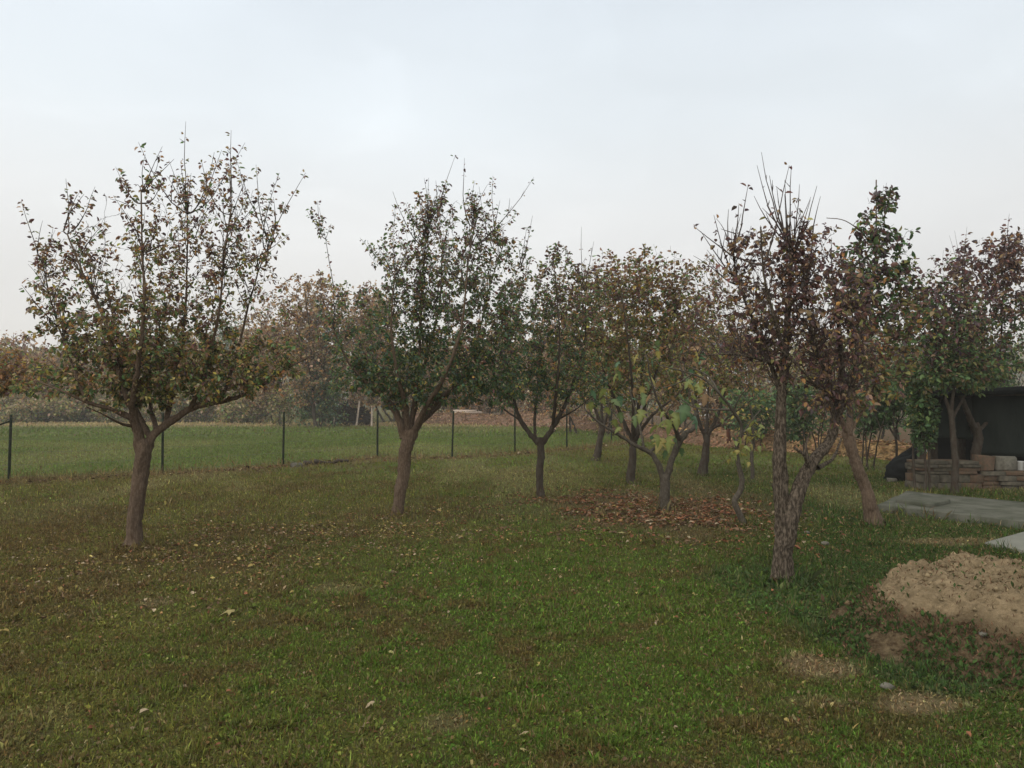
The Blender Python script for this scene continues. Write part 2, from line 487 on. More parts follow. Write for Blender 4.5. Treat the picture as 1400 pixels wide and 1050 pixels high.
for (y0, y1, n, h0, w0) in ((2.6, 5.5, 330000, .022, .008), (5.5, 10, 330000, .028, .011), (10, 17, 190000, .038, .018), (17, 34, 120000, .06, .05), (34, 56, 45000, .10, .13)):
    x, y = in_view(n, y0, y1)
    fig, lit, bare, weed = masks(x, y)
    keep = (rng.random(n) > .72 * bare) & (rng.random(n) > .55 * fig) & slab_clear(x, y) & (mound_h(x, y) < .12) & (y < bank_y(x) - .1)
    keep &= rng.random(n) < (.45 + .9 * fbm(x * 1.8, y * 1.8, 61, 3))
    x, y, fig, lit, weed = x[keep], y[keep], fig[keep], lit[keep], weed[keep]
    n = len(x)
    clover = rng.random(n) < (.55 if y0 < 10 else .35)
    hh = np.minimum(rng.lognormal(math.log(h0), .35, n), h0 * 2) * np.where(clover, .8, 1.25) * (1 + .45 * weed)
    ww = np.where(clover, hh * rng.uniform(.45, .8, n), w0 * rng.uniform(.35, .8, n))
    fe = np.abs(y - fence_y(x)) < .6
    hh = np.where(fe, hh * rng.uniform(1.2, 3.0, n), hh)
    tuft = sstep(.55, .8, fbm(x * 5.5, y * 5.5, 121, 2)) * (y0 < 17)
    hh = hh * (1 + .9 * tuft)
    hh = np.where(slab_clear(x, y, .09), hh, hh * rng.uniform(1.3, 2.8, n))
    for tu, tv in FEET:
        q = G(tu, tv)
        dd = np.hypot(x - q[0], y - q[1])
        hh = np.where(dd < .28, hh * rng.uniform(1.2, 2.8, n), hh)
    lean = np.where(clover, rng.uniform(.55, .97, n), rng.uniform(.1, .85, n))
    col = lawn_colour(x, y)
    wv = rng.random(n) * (1 if y0 < 17 else .8) + (0 if y0 < 17 else .1)
    col = np.where((wv < .10)[:, None], STRAW * .55, col)
    col = np.where((wv > .88)[:, None], BROWN * .8, col)
    wg = weed * (rng.random(n) < .8)
    col = col * (1 - .7 * wg)[:, None] + np.array([.04, .075, .025]) * (.7 * wg)[:, None]
    col = col * rng.lognormal(.08, .36 if y0 < 17 else .16, n)[:, None] * (1 + rng.normal(0, .08, (n, 3)))
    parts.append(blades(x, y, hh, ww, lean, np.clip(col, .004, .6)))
vo, V, Fc, Cc = 0, [], [], []
for v, f_, c in parts:
    V.append(v); Fc.append(f_ + vo); Cc.append(c); vo += len(v)
g_o = link('grass', mesh('grass', np.concatenate(V), np.concatenate(Fc), np.concatenate(Cc)), M_grass, kind='stuff')

# ------------------------------------------------------------------ fallen leaves
def litter(name, x, y, s0, pal, wts, zoff=.006):
    n = len(x)
    k = slab_clear(x, y) & (mound_h(x, y) < .05) & (rng.random(len(x)) < 1.5 * sstep(.3, .7, fbm(x * 2.2, y * 2.2, 66, 3)))
    x, y = x[k], y[k]; n = len(x)
    p = np.stack([x, y, gz(x, y) + rng.uniform(.004, .03, n) + zoff], 1)
    a = rng.uniform(0, 2 * math.pi, n)
    d_ = np.stack([np.cos(a), np.sin(a), rng.normal(0, .22, n)], 1)
    nn = norm(np.stack([rng.normal(0, .35, n), rng.normal(0, .35, n), np.ones(n)], 1))
    ln = rng.lognormal(math.log(s0), .3, n)
    pal = np.array(pal)
    col = pal[rng.choice(len(pal), n, p=np.array(wts) / sum(wts))] * rng.lognormal(0, .25, n)[:, None]
    v, f_, c = leaves(p, d_, nn, ln, ln * rng.uniform(.4, .8, n), np.clip(col, .005, .6), curl=.16)
    return link(name, mesh(name, v, f_, c), M_litter, kind='stuff')

def patch(n, u, v, ru, rv):
    """random spots with the density of a soft patch"""
    c = G(u, v); a = G(u + ru, v); b, b2 = G(u, v - rv), G(u, v + rv)
    x = c[0] + rng.normal(0, .45, n) * abs(a[0] - c[0])
    y = (b[1] + b2[1]) / 2 + rng.normal(0, .45, n) * abs(b[1] - b2[1]) / 2
    return x, y
RUST, DRYB, YEL, PALE, ORG = (.22, .095, .05), (.14, .088, .052), (.30, .23, .08), (.32, .25, .16), (.24, .14, .06)
x1, y1 = patch(4300, 900, 708, 190, 36); x2, y2 = patch(1900, 800, 697, 140, 29); x3, y3 = patch(1200, 1010, 712, 95, 36)
litter('fallen_fig_leaves', np.concatenate([x1, x2, x3]), np.concatenate([y1, y2, y3]), .050, [RUST, DRYB, ORG, PALE, OLIVE * .9], [4, 5, 1.6, 1.0, 1.5], .008)
x1, y1 = patch(3800, 320, 770, 320, 72); x2, y2 = patch(2200, 590, 718, 190, 38); x3, y3 = patch(1100, 120, 770, 220, 66)
litter('fallen_pear_leaves', np.concatenate([x1, x2, x3]), np.concatenate([y1, y2, y3]), .032, [RUST, DRYB, YEL, PALE, ORG], [1.5, 4, 3, 2, 1.2])
x1, y1 = in_view(1300, 3, 10); x2, y2 = in_view(2200, 9, 20)
xf = rng.uniform(-14, 8, 3200); yf = fence_y(xf) + rng.normal(-.15, .35, 3200)
litter('fence_litter', xf, yf, .07, [RUST, DRYB, (.10, .06, .035), PALE, (.07, .045, .025)], [2, 4, 3, 1.2, 3])
litter('scattered_leaves', np.concatenate([x1, x2]), np.concatenate([y1, y2]), .026, [RUST, DRYB, YEL, PALE], [2, 4, 1.3, .8])

# ------------------------------------------------------------------ slabs, mound
def prism(poly, z0, z1, bev=.012, sub=8, jit=.004, seed=0):
    """flat slab over a quad with chipped, slightly wavy edges"""
    r = np.random.default_rng(seed)
    ring = []
    for i in range(4):
        p, q = np.array(poly[i]), np.array(poly[(i + 1) % 4])
        for k in range(sub):
            ring.append(p + (q - p) * k / sub)
    ring = np.array(ring)
    ctr = ring.mean(0)
    n = len(ring)
    ring = ring + r.normal(0, jit, ring.shape)
    inn = ring + norm(ctr - ring) * bev
    v = np.concatenate([np.c_[ring, np.full(n, z0)], np.c_[ring, np.full(n, z1 - bev * .7)],
                        np.c_[inn, np.full(n, z1) + r.normal(0, jit * .3, n)]])
    i = np.arange(n); j = (i + 1) % n
    f_ = np.concatenate([np.stack([i, j, j + n, i + n], 1), np.stack([i + n, j + n, j + 2 * n, i + 2 * n], 1)])
    return v, [f_, np.array([i + 2 * n])]
v, f_ = prism(S1, -.12, .10, seed=1, sub=14, jit=.01)
tag(link('concrete_slab', mesh('concrete_slab', v, f_), M_conc), 'long mossy grey concrete slab path with a cover on it, in front of the dark shed', 'concrete slab')
v, f_ = prism(S2, -.12, .05, seed=2)
tag(link('concrete_slab', mesh('concrete_slab', v, f_), M_conc_pale), 'paler smooth concrete slab corner nearest the dirt mound at the right edge', 'concrete slab')
lid = T2(.155, (1222, 682), (1272, 689), (1299, 683), (1250, 673.5))
v, f_ = prism(lid, .101, .155, seed=3, jit=.008)
tag(link('concrete_cover', mesh('concrete_cover', v, f_), M_conc), 'broken square concrete cover lying on the long grey slab', 'cover')

mx_, my_ = np.meshgrid(np.linspace(MC[0] - 2.0, MC[0] + 2.4, 300), np.linspace(MC[1] - 1.7, MC[1] + 1.8, 240))
mx_, my_ = mx_.ravel(), my_.ravel()
mh = mound_h(mx_, my_)
gi = np.arange(300 * 240).reshape(240, 300)
f_ = np.stack([gi[:-1, :-1], gi[:-1, 1:], gi[1:, 1:], gi[1:, :-1]], -1).reshape(-1, 4)
f_ = f_[(mh[f_] > .004).any(1)]
top = sstep(.22, .34, mh + .26 * (fbm(mx_ * 3, my_ * 3, 71, 4) - .5))
mcol = np.array([.075, .050, .028]) * (1 - top)[:, None] + np.array([.34, .255, .15]) * top[:, None]  # tan top; dark soil sides with their shadow put into the colour
mcol = mcol * (.75 + .5 * fbm(mx_ * 9, my_ * 9, 73, 3))[:, None]
mo = link('dirt_mound', mesh('dirt_mound', np.c_[mx_, my_, mh + gz(mx_, my_) - .03 + np.where(mh > .004, .022, 0)], f_, mcol, smooth=True), M_dirt)
tag(mo, 'low mound of dry tan dirt with weedy dark sides beside the lawn', 'dirt mound')
# clods on the mound
n = 2600
x = rng.uniform(MC[0] - 1.8, MC[0] + 1.9, n); y = rng.uniform(MC[1] - 1.4, MC[1] + 1.3, n)
h_ = mound_h(x, y); k = h_ > .05
x, y, h_ = x[k], y[k], h_[k]; n = len(x)
sz = np.minimum(rng.lognormal(math.log(.011), .5, n), .04)
octa = np.array([[1, 0, 0], [0, 1, 0], [-1, 0, 0], [0, -1, 0], [0, 0, .8], [0, 0, -.8]])
v = np.stack([x, y, h_ + gz(x, y) - .03 + .024], 1)[:, None] + octa[None] * sz[:, None, None] * rng.uniform(.6, 1.4, (n, 6, 1))
f_ = np.array([[0, 1, 4], [1, 2, 4], [2, 3, 4], [3, 0, 4], [1, 0, 5], [2, 1, 5], [3, 2, 5], [0, 3, 5]])
f_ = (np.arange(n)[:, None, None] * 6 + f_[None]).reshape(-1, 3)
cc = np.where((h_ > .3)[:, None], np.array([.34, .26, .15]), np.array([.13, .09, .05])) * rng.lognormal(0, .3, n)[:, None]
link('dirt_clods', mesh('dirt_clods', v.reshape(-1, 3), f_, np.repeat(cc, 6, 0)), M_dirt, kind='stuff')
# weeds and dry stalks on the mound
n = 170000
x = rng.uniform(MC[0] - 1.9, MC[0] + 1.6, n); y = rng.uniform(MC[1] - 1.6, MC[1] + 1.5, n)
h_ = mound_h(x, y)
pk = (rng.random(n) < np.where(h_ < .26, .55, .03)) & (h_ > .015) & (fbm(x * 3, y * 3, 85, 3) > .27)
x, y, h_ = x[pk], y[pk], h_[pk]; n = len(x)
dry = rng.random(n) < .35 + .4 * sstep(.08, .3, h_)
hh = np.minimum(rng.lognormal(math.log(.030), .38, n), .052)
col = np.where(dry[:, None], np.array([.12, .068, .038]), np.array([.045, .08, .02])) * rng.lognormal(0, .35, n)[:, None]
gz_keep = gz
gz = lambda a, b: gz_keep(a, b) + mound_h(a, b)
v, f_, c = blades(x, y, hh, np.where(dry, .008, hh * .5), rng.uniform(.2, .9, n), col)
gz = gz_keep
link('mound_weeds', mesh('mound_weeds', v, f_, c), M_grass, kind='stuff')

# ------------------------------------------------------------------ trees
PAL = dict(green=(.105, .165, .058), dark=(.062, .105, .042), olive=(.215, .20, .065), yellow=(.46, .36, .08),
           orange=(.34, .18, .06), maroon=(.15, .075, .062), brown=(.25, .17, .095), plum=(.095, .062, .064),
           ygreen=(.25, .27, .07), grey=(.26, .24, .20), tan=(.36, .27, .17), teal=(.090, .145, .095))

def pick(pal, t, n, r):
    """pal = (low dict, high dict); t in 0..1 = height in the crown -> colours"""
    keys = sorted(set(pal[0]) | set(pal[1]))
    a = np.array([pal[0].get(k, 0) for k in keys], float); b = np.array([pal[1].get(k, 0) for k in keys], float)
    a, b = a / a.sum(), b / b.sum()
    w = a[None] * (1 - t)[:, None] + b[None] * t[:, None]
    cs = np.cumsum(w, 1)
    i = (r.random(n)[:, None] > cs).sum(1).clip(0, len(keys) - 1)
    base = np.array([PAL[k] for k in keys])[i]
    return base * r.lognormal(0, .28, n)[:, None] * (1 + r.normal(0, .07, (n, 3)))

def seed_of(t):
    return float(t.base[0] * 3.7 + t.base[1])

class Tree:
    def __init__(s, name, label, cat, base, seed, bark=None, group='fruit trees in the garden'):
        s.r = np.random.default_rng(seed)
        s.base = np.array([base[0], base[1], float(gz(base[0], base[1]))])
        s.root = thing(name, label, cat, tuple(s.base), 0, group)
        s.bark = bark or M_bark
        s.np_, s.nt_, s.nr_, s.nl_ = [], [], [], []
        s.tw, s.twr, s.twl = [], [], []
        s.shL = []

    def limb(s, pts, r0, r1, name='limb', sides=9, m=None, rough=.10, flare=False):
        pts = np.asarray(pts, float)
        ln = np.linalg.norm(np.diff(pts, axis=0), axis=1).sum()
        m = m or max(6, int(ln / (.035 if 'trunk' in name else .06)))
        m = min(m, 90)
        if 'trunk' in name: sides = int(sides * 1.5)
        c = spline(pts, m)
        k = np.linspace(0, 1, m)
        jit = s.r.normal(0, .06, (m - 2, 3))
        rj = s.r.normal(0, rough * .6, m)
        if 'trunk' in name:
            ker = np.hanning(13); ker /= np.sqrt((ker ** 2).sum())
            jit = np.stack([np.convolve(np.pad(jit[:, q], 6, 'edge'), ker, 'valid') for q in range(3)], 1) * .8
            rj = np.convolve(np.pad(rj, 6, 'edge'), ker, 'valid') * .45
        c[1:-1] += jit * (r0 * (1 - k[1:-1]) + r1 * k[1:-1])[:, None] * 1.6
        sf = .74 if 'trunk' in name else .8
        ex = 1.05 if 'trunk' in name else 1.7
        rad = sf * r0 * (1 - k) ** ex + (sf if 'trunk' in name else .8) * r1 * (1 - (1 - k) ** ex)
        rad = rad * (1 + rj)
        if flare:
            z = c[:, 2] - c[0, 2]
            rad = rad * (1 + .5 * np.exp(-z / (.9 * r0)))
        v, f_ = tubes(c[None], rad[None], sides)
        cc = np.repeat(c, sides, 0)
        if 'trunk' in name:
            an = np.tile(np.arange(sides) / sides * 2 * math.pi, m); zz = np.repeat(np.linspace(0, ln, m), sides)
            rd = fbm(np.cos(an) * 2.6 + zz * 1.3 + seed_of(s), np.sin(an) * 2.6 - zz * .9, 5, 3) - .5
            fl = np.exp(-zz / (1.3 * r0)) * (.45 * np.cos(an * 5 + seed_of(s)) * .35 + .1) if flare else 0
            v = cc + (v - cc) * (1 + .42 * rd + fl)[:, None]
        v = cc + (v - cc) * (1 + s.r.normal(0, rough * .6, (len(v), 1)))
        cap = np.array([np.arange((m - 1) * sides, m * sides)])
        me = mesh(name, v - s.base, [f_, cap], smooth=True)
        link(name, me, s.bark, s.root)
        t = norm(np.gradient(c, axis=0))
        s.np_.append(c); s.nt_.append(t); s.nr_.append(rad)
        return c

    def nodes(s):
        return np.concatenate(s.np_), np.concatenate(s.nt_), np.concatenate(s.nr_)

    def grow(s, tg, up=.5, leafd=None, minz=None, straight=.35, rmax=.016, step=1):
        """tg (n,3) targets; each twig leaves the nearest suitable node and bends up to its target"""
        p0, t0, r0 = s.nodes()
        dist = np.min(np.linalg.norm(tg[:, None] - p0[None, ::3], axis=2), 1)
        order = np.argsort(dist)
        cap = len(p0) + len(tg) * 6
        NP, NT, NR = np.zeros((cap, 3)), np.zeros((cap, 3)), np.zeros(cap)
        n = len(p0)
        NP[:n], NT[:n], NR[:n] = p0, t0, r0
        zmin = s.base[2] + (minz or 0)
        for q in order:
            g = tg[q]
            dv = g - NP[:n]
            dl_ = np.linalg.norm(dv, axis=1) + 1e-6
            u_ = dv / dl_[:, None]
            cost = dl_ * (1 + .55 * (1 - u_[:, 2]) * up * 2 + .35 * (1 - (u_ * NT[:n]).sum(1))) + (NP[:n, 2] < zmin) * 9 + (dl_ < .05) * 9
            cost += (NR[:n] < .003) * .15
            i = int(np.argmin(cost))
            ln = dl_[i]
            a = NP[i]
            b = a + (NT[i] * .5 + u_[i] * .5 + np.array([0, 0, -.15 * (1 - up)])) * ln * straight
            k = np.linspace(0, 1, 7)[:, None]
            c = a * (1 - k) ** 2 + 2 * b * k * (1 - k) + g * k ** 2
            c[1:-1] += s.r.normal(0, .018 * ln, (5, 3))
            rb = min(NR[i] * .75, rmax, .0035 + .0075 * ln)
            rad = rb * (1 - k[:, 0]) + max(.0019, rb * .25) * k[:, 0]
            s.tw.append(c); s.twr.append(rad); s.twl.append(1.0 if leafd is None else leafd[q])
            t = norm(np.gradient(c, axis=0))
            NP[n:n + 5], NT[n:n + 5], NR[n:n + 5] = c[1:6], t[1:6], rad[1:6]
            n += 5
        s.np_, s.nt_, s.nr_ = [NP[:n]], [NT[:n]], [NR[:n]]

    def shoot(s, a, b, r=.006, leaf=1.0, bend=.055):
        """a straight water shoot from near a to b"""
        p0, t0, r0 = s.nodes()
        a, b = np.asarray(a, float), np.asarray(b, float)
        i = int(np.argmin(np.linalg.norm(p0 - a, axis=1) + .9 * np.clip(1 - r0 / r, 0, 1) + (p0[:, 2] > b[2] - .15) * 5))
        p = p0[i]
        k = np.linspace(0, 1, 7)[:, None]
        ln = np.linalg.norm(b - p)
        m = (p + a) / 2 + s.r.normal(0, bend * ln, 3) * .5
        if np.linalg.norm(a - p) < .05 * ln: m = (p + b) / 2 + s.r.normal(0, bend * ln, 3)
        c = p * (1 - k) ** 2 + 2 * m * k * (1 - k) + b * k ** 2
        c[1:-1] += s.r.normal(0, .006 * ln, (5, 3))
        s.tw.append(c); s.twr.append(r * (1 - k[:, 0]) ** .8 * .9 + .0018); s.twl.append(leaf * 1.1)
        for w in range(s.r.integers(1, 4)):                      # short side twigs and spurs
            q = s.r.integers(2, 6); e_ = c[q] + (norm(s.r.normal(0, 1, 3)) * .8 + [0, 0, .9]) * s.r.uniform(.03, .11) * ln * .9
            s.tw.append(c[q] + (e_ - c[q]) * k); s.twr.append(.003 * (1 - k[:, 0]) + .0016); s.twl.append(leaf * 1.5)
        s.np_.append(c); s.nt_.append(norm(np.gradient(c, axis=0))); s.nr_.append(s.twr[-1])

    def brush(s, n, z0, l0, l1, r=.0045, leaf=.2, spread=.35):
        """many thin upright one-year shoots in the upper crown"""
        p0, t0, r0 = s.nodes()
        ok = np.where((p0[:, 2] > z0) & (r0 > .0028))[0]
        for i in s.r.choice(ok, n):
            d_ = norm(t0[i] * .5 + np.array([0, 0, 1.0]) + s.r.normal(0, spread, 3))
            b = p0[i] + d_ * s.r.uniform(l0, l1)
            k = np.linspace(0, 1, 7)[:, None]
            m = p0[i] + (b - p0[i]) * .5 + s.r.normal(0, .05, 3) * l1
            c = p0[i] * (1 - k) ** 2 + 2 * m * k * (1 - k) + b * k ** 2
            s.tw.append(c); s.twr.append(r * (1 - k[:, 0]) + .0016); s.twl.append(leaf)

    def ells(s, spec, Y, dz=.85, up=.5, minz=None, rmax=.016):
        """spec rows: (u, v, ru, rv, n, leaf density) in the crown's own plane at distance Y"""
        T_, D_ = [], []
        for (u, v, ru, rv, n, de) in spec:
            n = int(n * 1.35); de = de / 1.3
            c = P(u, v, Y)
            px = Y / F
            d_ = norm(s.r.normal(0, 1, (n, 3))) * (s.r.random((n, 1)) ** .42)
            T_.append(c + d_ * np.array([ru * px, max(ru, rv) * px * dz, rv * px])); D_ += [de] * n
        s.grow(np.concatenate(T_), up, np.array(D_), minz, rmax=rmax)

    def finish(s, pal, zr, lsize=.055, space=.03, ratio=.55, droop=.5, sides=4, lmat=None, clump=None, start=.25, twmat=None, hue=1.0, extra=None):
        tw, tr, tl = np.array(s.tw), np.array(s.twr), np.array(s.twl)
        v, f_ = tubes(tw, tr, sides)
        link('twigs', mesh('twigs', v - s.base, f_, smooth=True), twmat or M_twig, s.root, kind='stuff')
        seg = np.linalg.norm(np.diff(tw, axis=1), axis=2).sum(1)
        cnt = s.r.poisson(np.maximum(seg * (1 - start) / space * tl / 2.6, 0))     # leaf spurs, two to four leaves each
        i = np.repeat(np.arange(len(tw)), cnt)
        if len(i) == 0: return
        k = start + (1 - start) * s.r.random(len(i)) ** .8
        per = s.r.integers(1, 5, len(i))
        i, k = np.repeat(i, per), np.repeat(k, per)
        n = len(i)
        q = k * 6; j = np.minimum(q.astype(int), 5); fr = (q - j)[:, None]
        p = tw[i, j] * (1 - fr) + tw[i, j + 1] * fr
        t = norm(tw[i, j + 1] - tw[i, j])
        side = norm(np.cross(t, s.r.normal(0, 1, (n, 3))))
        d_ = norm(t * .35 + side * s.r.uniform(.5, 1.1, (n, 1)) + np.array([0, 0, -1]) * s.r.uniform(-.1, 1.0, (n, 1)) * droop * 1.6)
        p = p + d_ * s.r.uniform(.2, .5, (n, 1)) * lsize
        if extra is not None:
            m = len(extra)
            p = np.concatenate([p, extra]); n += m
            d_ = np.concatenate([d_, norm(s.r.normal(0, 1, (m, 3)) - [0, 0, .4])])
        nn = norm(np.array([0, 0, 1]) + s.r.normal(0, .7, (n, 3)))
        ln = lsize * np.minimum(s.r.lognormal(0, .27, n), 1.45)
        z = (p[:, 2] - zr[0]) / (zr[1] - zr[0])
        z = z + (fbm(p[:, 0] * 2.2 + p[:, 2], p[:, 1] * 2.2 - p[:, 2] * 1.4, 3, 3) - .5) * 1.1
        col = np.clip(pick(pal, np.clip(z, 0, 1), n, s.r) * hue, .004, .6)
        vv, ff, cc = leaves(p, d_, nn, ln, ln * ratio * s.r.uniform(.75, 1.2, n), col, curl=.14)
        s.nleaf = n
        link('crown', mesh('crown', vv - s.base, ff, cc), lmat or M_leaf, s.root, kind='stuff')

def along(Y, *uvd):
    """(u, v, dY) picked on a limb -> points at distance Y + dY"""
    return [P(q[0], q[1], Y + (q[2] if len(q) > 2 else 0)) for q in uvd]

PEAR = (dict(green=4.4, dark=1.6, olive=4.6, yellow=1.2, orange=1.1, brown=2.6, tan=1.2), dict(maroon=3.4, plum=2, brown=3, orange=1.3, green=1.2, olive=1.6, tan=.9))
PEAR_G = (dict(green=6, dark=2.4, teal=4, olive=2, yellow=.4, brown=1.0, tan=.3), dict(maroon=2, plum=2.4, brown=1.8, orange=.6, green=3, olive=1.4))
PEAR_B = (dict(green=2.5, olive=4, brown=3, yellow=1.3, orange=1, dark=1), dict(maroon=3, brown=3, olive=2, orange=1.2, green=1.2))
RED = (dict(brown=4, maroon=4, orange=.9, olive=2, plum=2.5), dict(maroon=4, plum=4, brown=2.6, orange=.5, olive=.5))

# --- pear tree left
Y = 8.4
t = Tree('pear_tree', 'forked fruit tree at far left with sparse leafy shoots, brown leaf litter at its foot', 'tree', G(182, 749), 11)
t.limb(along(Y, (182, 752), (187, 690), (193, 635), (196, 606)), .098, .105, 'trunk', 14, flare=True)
l1 = t.limb(along(Y, (193, 618), (189, 592, -.05), (183, 572, -.12), (178, 552, -.2)), .075, .05)
l2 = t.limb(along(Y, (198, 616), (211, 594, .02), (236, 575, .1), (264, 557, .15), (302, 549, .15), (345, 535, .1), (385, 508, 0), (422, 488, -.1)), .07, .014)
t.limb(along(Y, (206, 600, .05), (196, 580, .2), (183, 553, .35), (170, 510, .5), (158, 450, .6), (146, 390, .7)), .045, .013)
t.limb(along(Y, (181, 572, -.15), (160, 562, -.25), (118, 550, -.4), (84, 534, -.5), (48, 520, -.5)), .042, .010)
t.limb(along(Y, (186, 584), (165, 579, -.3), (140, 566, -.7), (118, 556, -.9)), .024, .008)
t.limb(along(Y, (178, 555, -.2), (160, 500, -.3), (140, 430, -.3), (112, 370, -.35), (92, 320, -.35)), .045, .010)
t.limb(along(Y, (180, 556, -.2), (190, 490, -.5), (197, 410, -.6), (194, 330, -.6), (193, 262, -.55)), .045, .009)
t.limb(along(Y, (226, 582, .08), (240, 520, .35), (252, 440, .45), (256, 350, .4), (256, 285, .35)), .042, .009)
t.limb(along(Y, (262, 558, .15), (283, 500, -.1), (300, 420, -.3), (308, 340, -.4), (316, 285, -.4)), .038, .009)
t.limb(along(Y, (302, 549, .15), (325, 480, .4), (342, 410, .5), (362, 350, .5), (380, 320, .5)), .028, .008)
t.limb(along(Y, (215, 592, .05), (205, 540, .6), (215, 470, .9), (235, 400, 1.0)), .04, .010)
t.limb(along(Y, (118, 550, -.4), (92, 480, -.3), (72, 420, -.2), (58, 360, -.1)), .024, .007)
t.ells([(165, 505, 95, 55, 230, 1.7), (255, 500, 105, 60, 240, 1.6), (200, 445, 125, 60, 230, 1.15), (105, 450, 62, 60, 110, 1.1), (350, 495, 66, 48, 120, 1.3),
        (110, 350, 50, 48, 80, .6), (190, 350, 90, 65, 160, .42), (285, 370, 100, 85, 220, .42), (330, 330, 55, 65, 60, .32), (210, 295, 95, 48, 60, .26), (300, 280, 65, 55, 60, .26), (60, 520, 50, 30, 35, 1.1), (62, 380, 30, 55, 25, .7), (385, 440, 30, 60, 30, .6)], Y, up=.55, minz=1.15)
for (au, av, bu, bv, lf) in ((62, 350, 29, 275, .7), (105, 300, 90, 244, .3), (180, 290, 158, 228, .7), (195, 270, 189, 194, .35), (196, 270, 222, 200, .25), (254, 280, 247, 225, .15), (247, 225, 254, 166, .12),
                             (320, 270, 316, 178, .2), (300, 290, 293, 208, .6), (310, 290, 335, 195, .35), (330, 310, 382, 236, .5), (345, 320, 418, 236, .6), (340, 300, 350, 225, .4), (262, 290, 275, 218, .4), (303, 290, 303, 205, .4),
                             (140, 300, 130, 255, .6), (215, 280, 218, 215, .4), (350, 370, 396, 320, .8), (60, 440, 30, 390, .5), (235, 290, 222, 240, .3), (330, 300, 322, 215, .3)):
    dd = t.r.uniform(-.5, .5)
    t.shoot(P(au, av, Y + dd), P(bu, bv, Y + dd), .007, lf)
t.brush(150, P(0, 470, Y)[2], .2, .55, leaf=.25)
t.finish(PEAR, (P(0, 560, Y)[2], P(0, 330, Y)[2]), .045, .0084)

# --- pear tree, second
Y = 10.84
t = Tree('pear_tree', 'fuller green-crowned fruit tree left of centre, its thick leaning trunk opening into a vase', 'tree', G(543, 704), 12)
t.limb(along(Y, (542, 708), (549, 660), (555, 615), (558, 588)), .095, .135, 'trunk', 14, flare=True)
t.limb(along(Y, (552, 600), (545, 572), (532, 550), (508, 530, -.1), (480, 500, -.2), (455, 450, -.3)), .075, .012)
t.limb(along(Y, (563, 600), (576, 574), (590, 556, .1), (620, 530, .2), (660, 500, .3), (690, 440, .4)), .075, .012)
t.limb(along(Y, (557, 592), (556, 565, -.1), (545, 520, -.4), (535, 450, -.6), (540, 370, -.7)), .06, .010)
t.limb(along(Y, (560, 594), (566, 560, .2), (580, 500, .5), (600, 420, .7), (605, 330, .7)), .06, .010)
t.limb(along(Y, (564, 592), (580, 560, -.2), (605, 520, -.5), (630, 450, -.7), (640, 360, -.7), (650, 300, -.6)), .055, .009)
t.limb(along(Y, (556, 590), (550, 555, .3), (530, 500, .8), (515, 440, 1.0)), .05, .010)
t.limb(along(Y, (572, 580), (600, 555, .4), (650, 470, .8), (670, 390, .8), (690, 330, .7)), .045, .009)
t.limb(along(Y, (560, 590), (570, 530, .0), (575, 440, 0), (580, 350, 0), (588, 290, 0)), .05, .009)
t.ells([(530, 510, 62, 52, 130, 1.7), (600, 510, 80, 52, 190, 1.8), (665, 500, 52, 58, 130, 1.6), (560, 440, 80, 60, 170, 1.4), (640, 430, 80, 70, 190, 1.3), (600, 370, 90, 60, 190, .85), (675, 370, 58, 65, 120, .75),
        (480, 440, 48, 62, 80, .9), (600, 310, 75, 50, 100, .4), (550, 340, 50, 55, 70, .45), (660, 300, 50, 45, 50, .32), (705, 440, 34, 66, 70, .9), (485, 505, 44, 40, 70, 1.2), (700, 520, 34, 34, 50, 1.3)], Y, up=.55, minz=1.35)
for (au, av, bu, bv, lf) in ((472, 400, 436, 283, .3), (440, 330, 425, 285, .9), (530, 400, 492, 325, .7), (556, 340, 537, 262, .4), (586, 320, 586, 243, .2), (600, 310, 622, 214, .15), (615, 300, 635, 216, .1), (660, 310, 674, 240, .4),
                             (690, 340, 730, 242, .08), (690, 330, 700, 282, .6), (720, 370, 728, 295, .2), (575, 300, 573, 262, .8), (620, 290, 612, 250, .8), (640, 300, 650, 262, .7), (650, 330, 655, 255, .2), (560, 310, 555, 285, .8), (540, 410, 508, 340, .7)):
    dd = t.r.uniform(-.6, .6)
    t.shoot(P(au, av, Y + dd), P(bu, bv, Y + dd), .008, lf)
t.brush(170, P(0, 450, Y)[2], .2, .6, .005, leaf=.25)
t.finish(PEAR_G, (P(0, 540, Y)[2], P(0, 300, Y)[2]), .047, .0082)

# --- third
Y = 12.7
t = Tree('pear_tree', 'slender dark fruit tree with a neat Y fork, right of the fuller green-crowned tree', 'tree', G(738, 681), 13, M_bark_dark)
t.limb(along(Y, (738, 684), (737, 650), (739, 620), (738, 598)), .078, .085, 'trunk', 12, flare=True)
t.limb(along(Y, (736, 606), (720, 588), (708, 566), (700, 530), (690, 470, -.2), (695, 420, -.3)), .06, .011)
t.limb(along(Y, (741, 606), (756, 584), (768, 562), (785, 520, .2), (800, 460, .3), (800, 400, .3)), .06, .011)
t.limb(along(Y, (732, 598), (731, 580, .2), (734, 540, .5), (738, 470, .6), (745, 400, .6)), .035, .009)
t.limb(along(Y, (764, 572), (784, 562, -.2), (812, 540, -.4)), .025, .009)
t.limb(along(Y, (756, 582), (760, 540, -.4), (765, 470, -.6), (760, 390, -.6), (756, 350, -.5)), .04, .009)
t.limb(along(Y, (712, 575), (690, 560, .3), (670, 540, .5)), .025, .009)
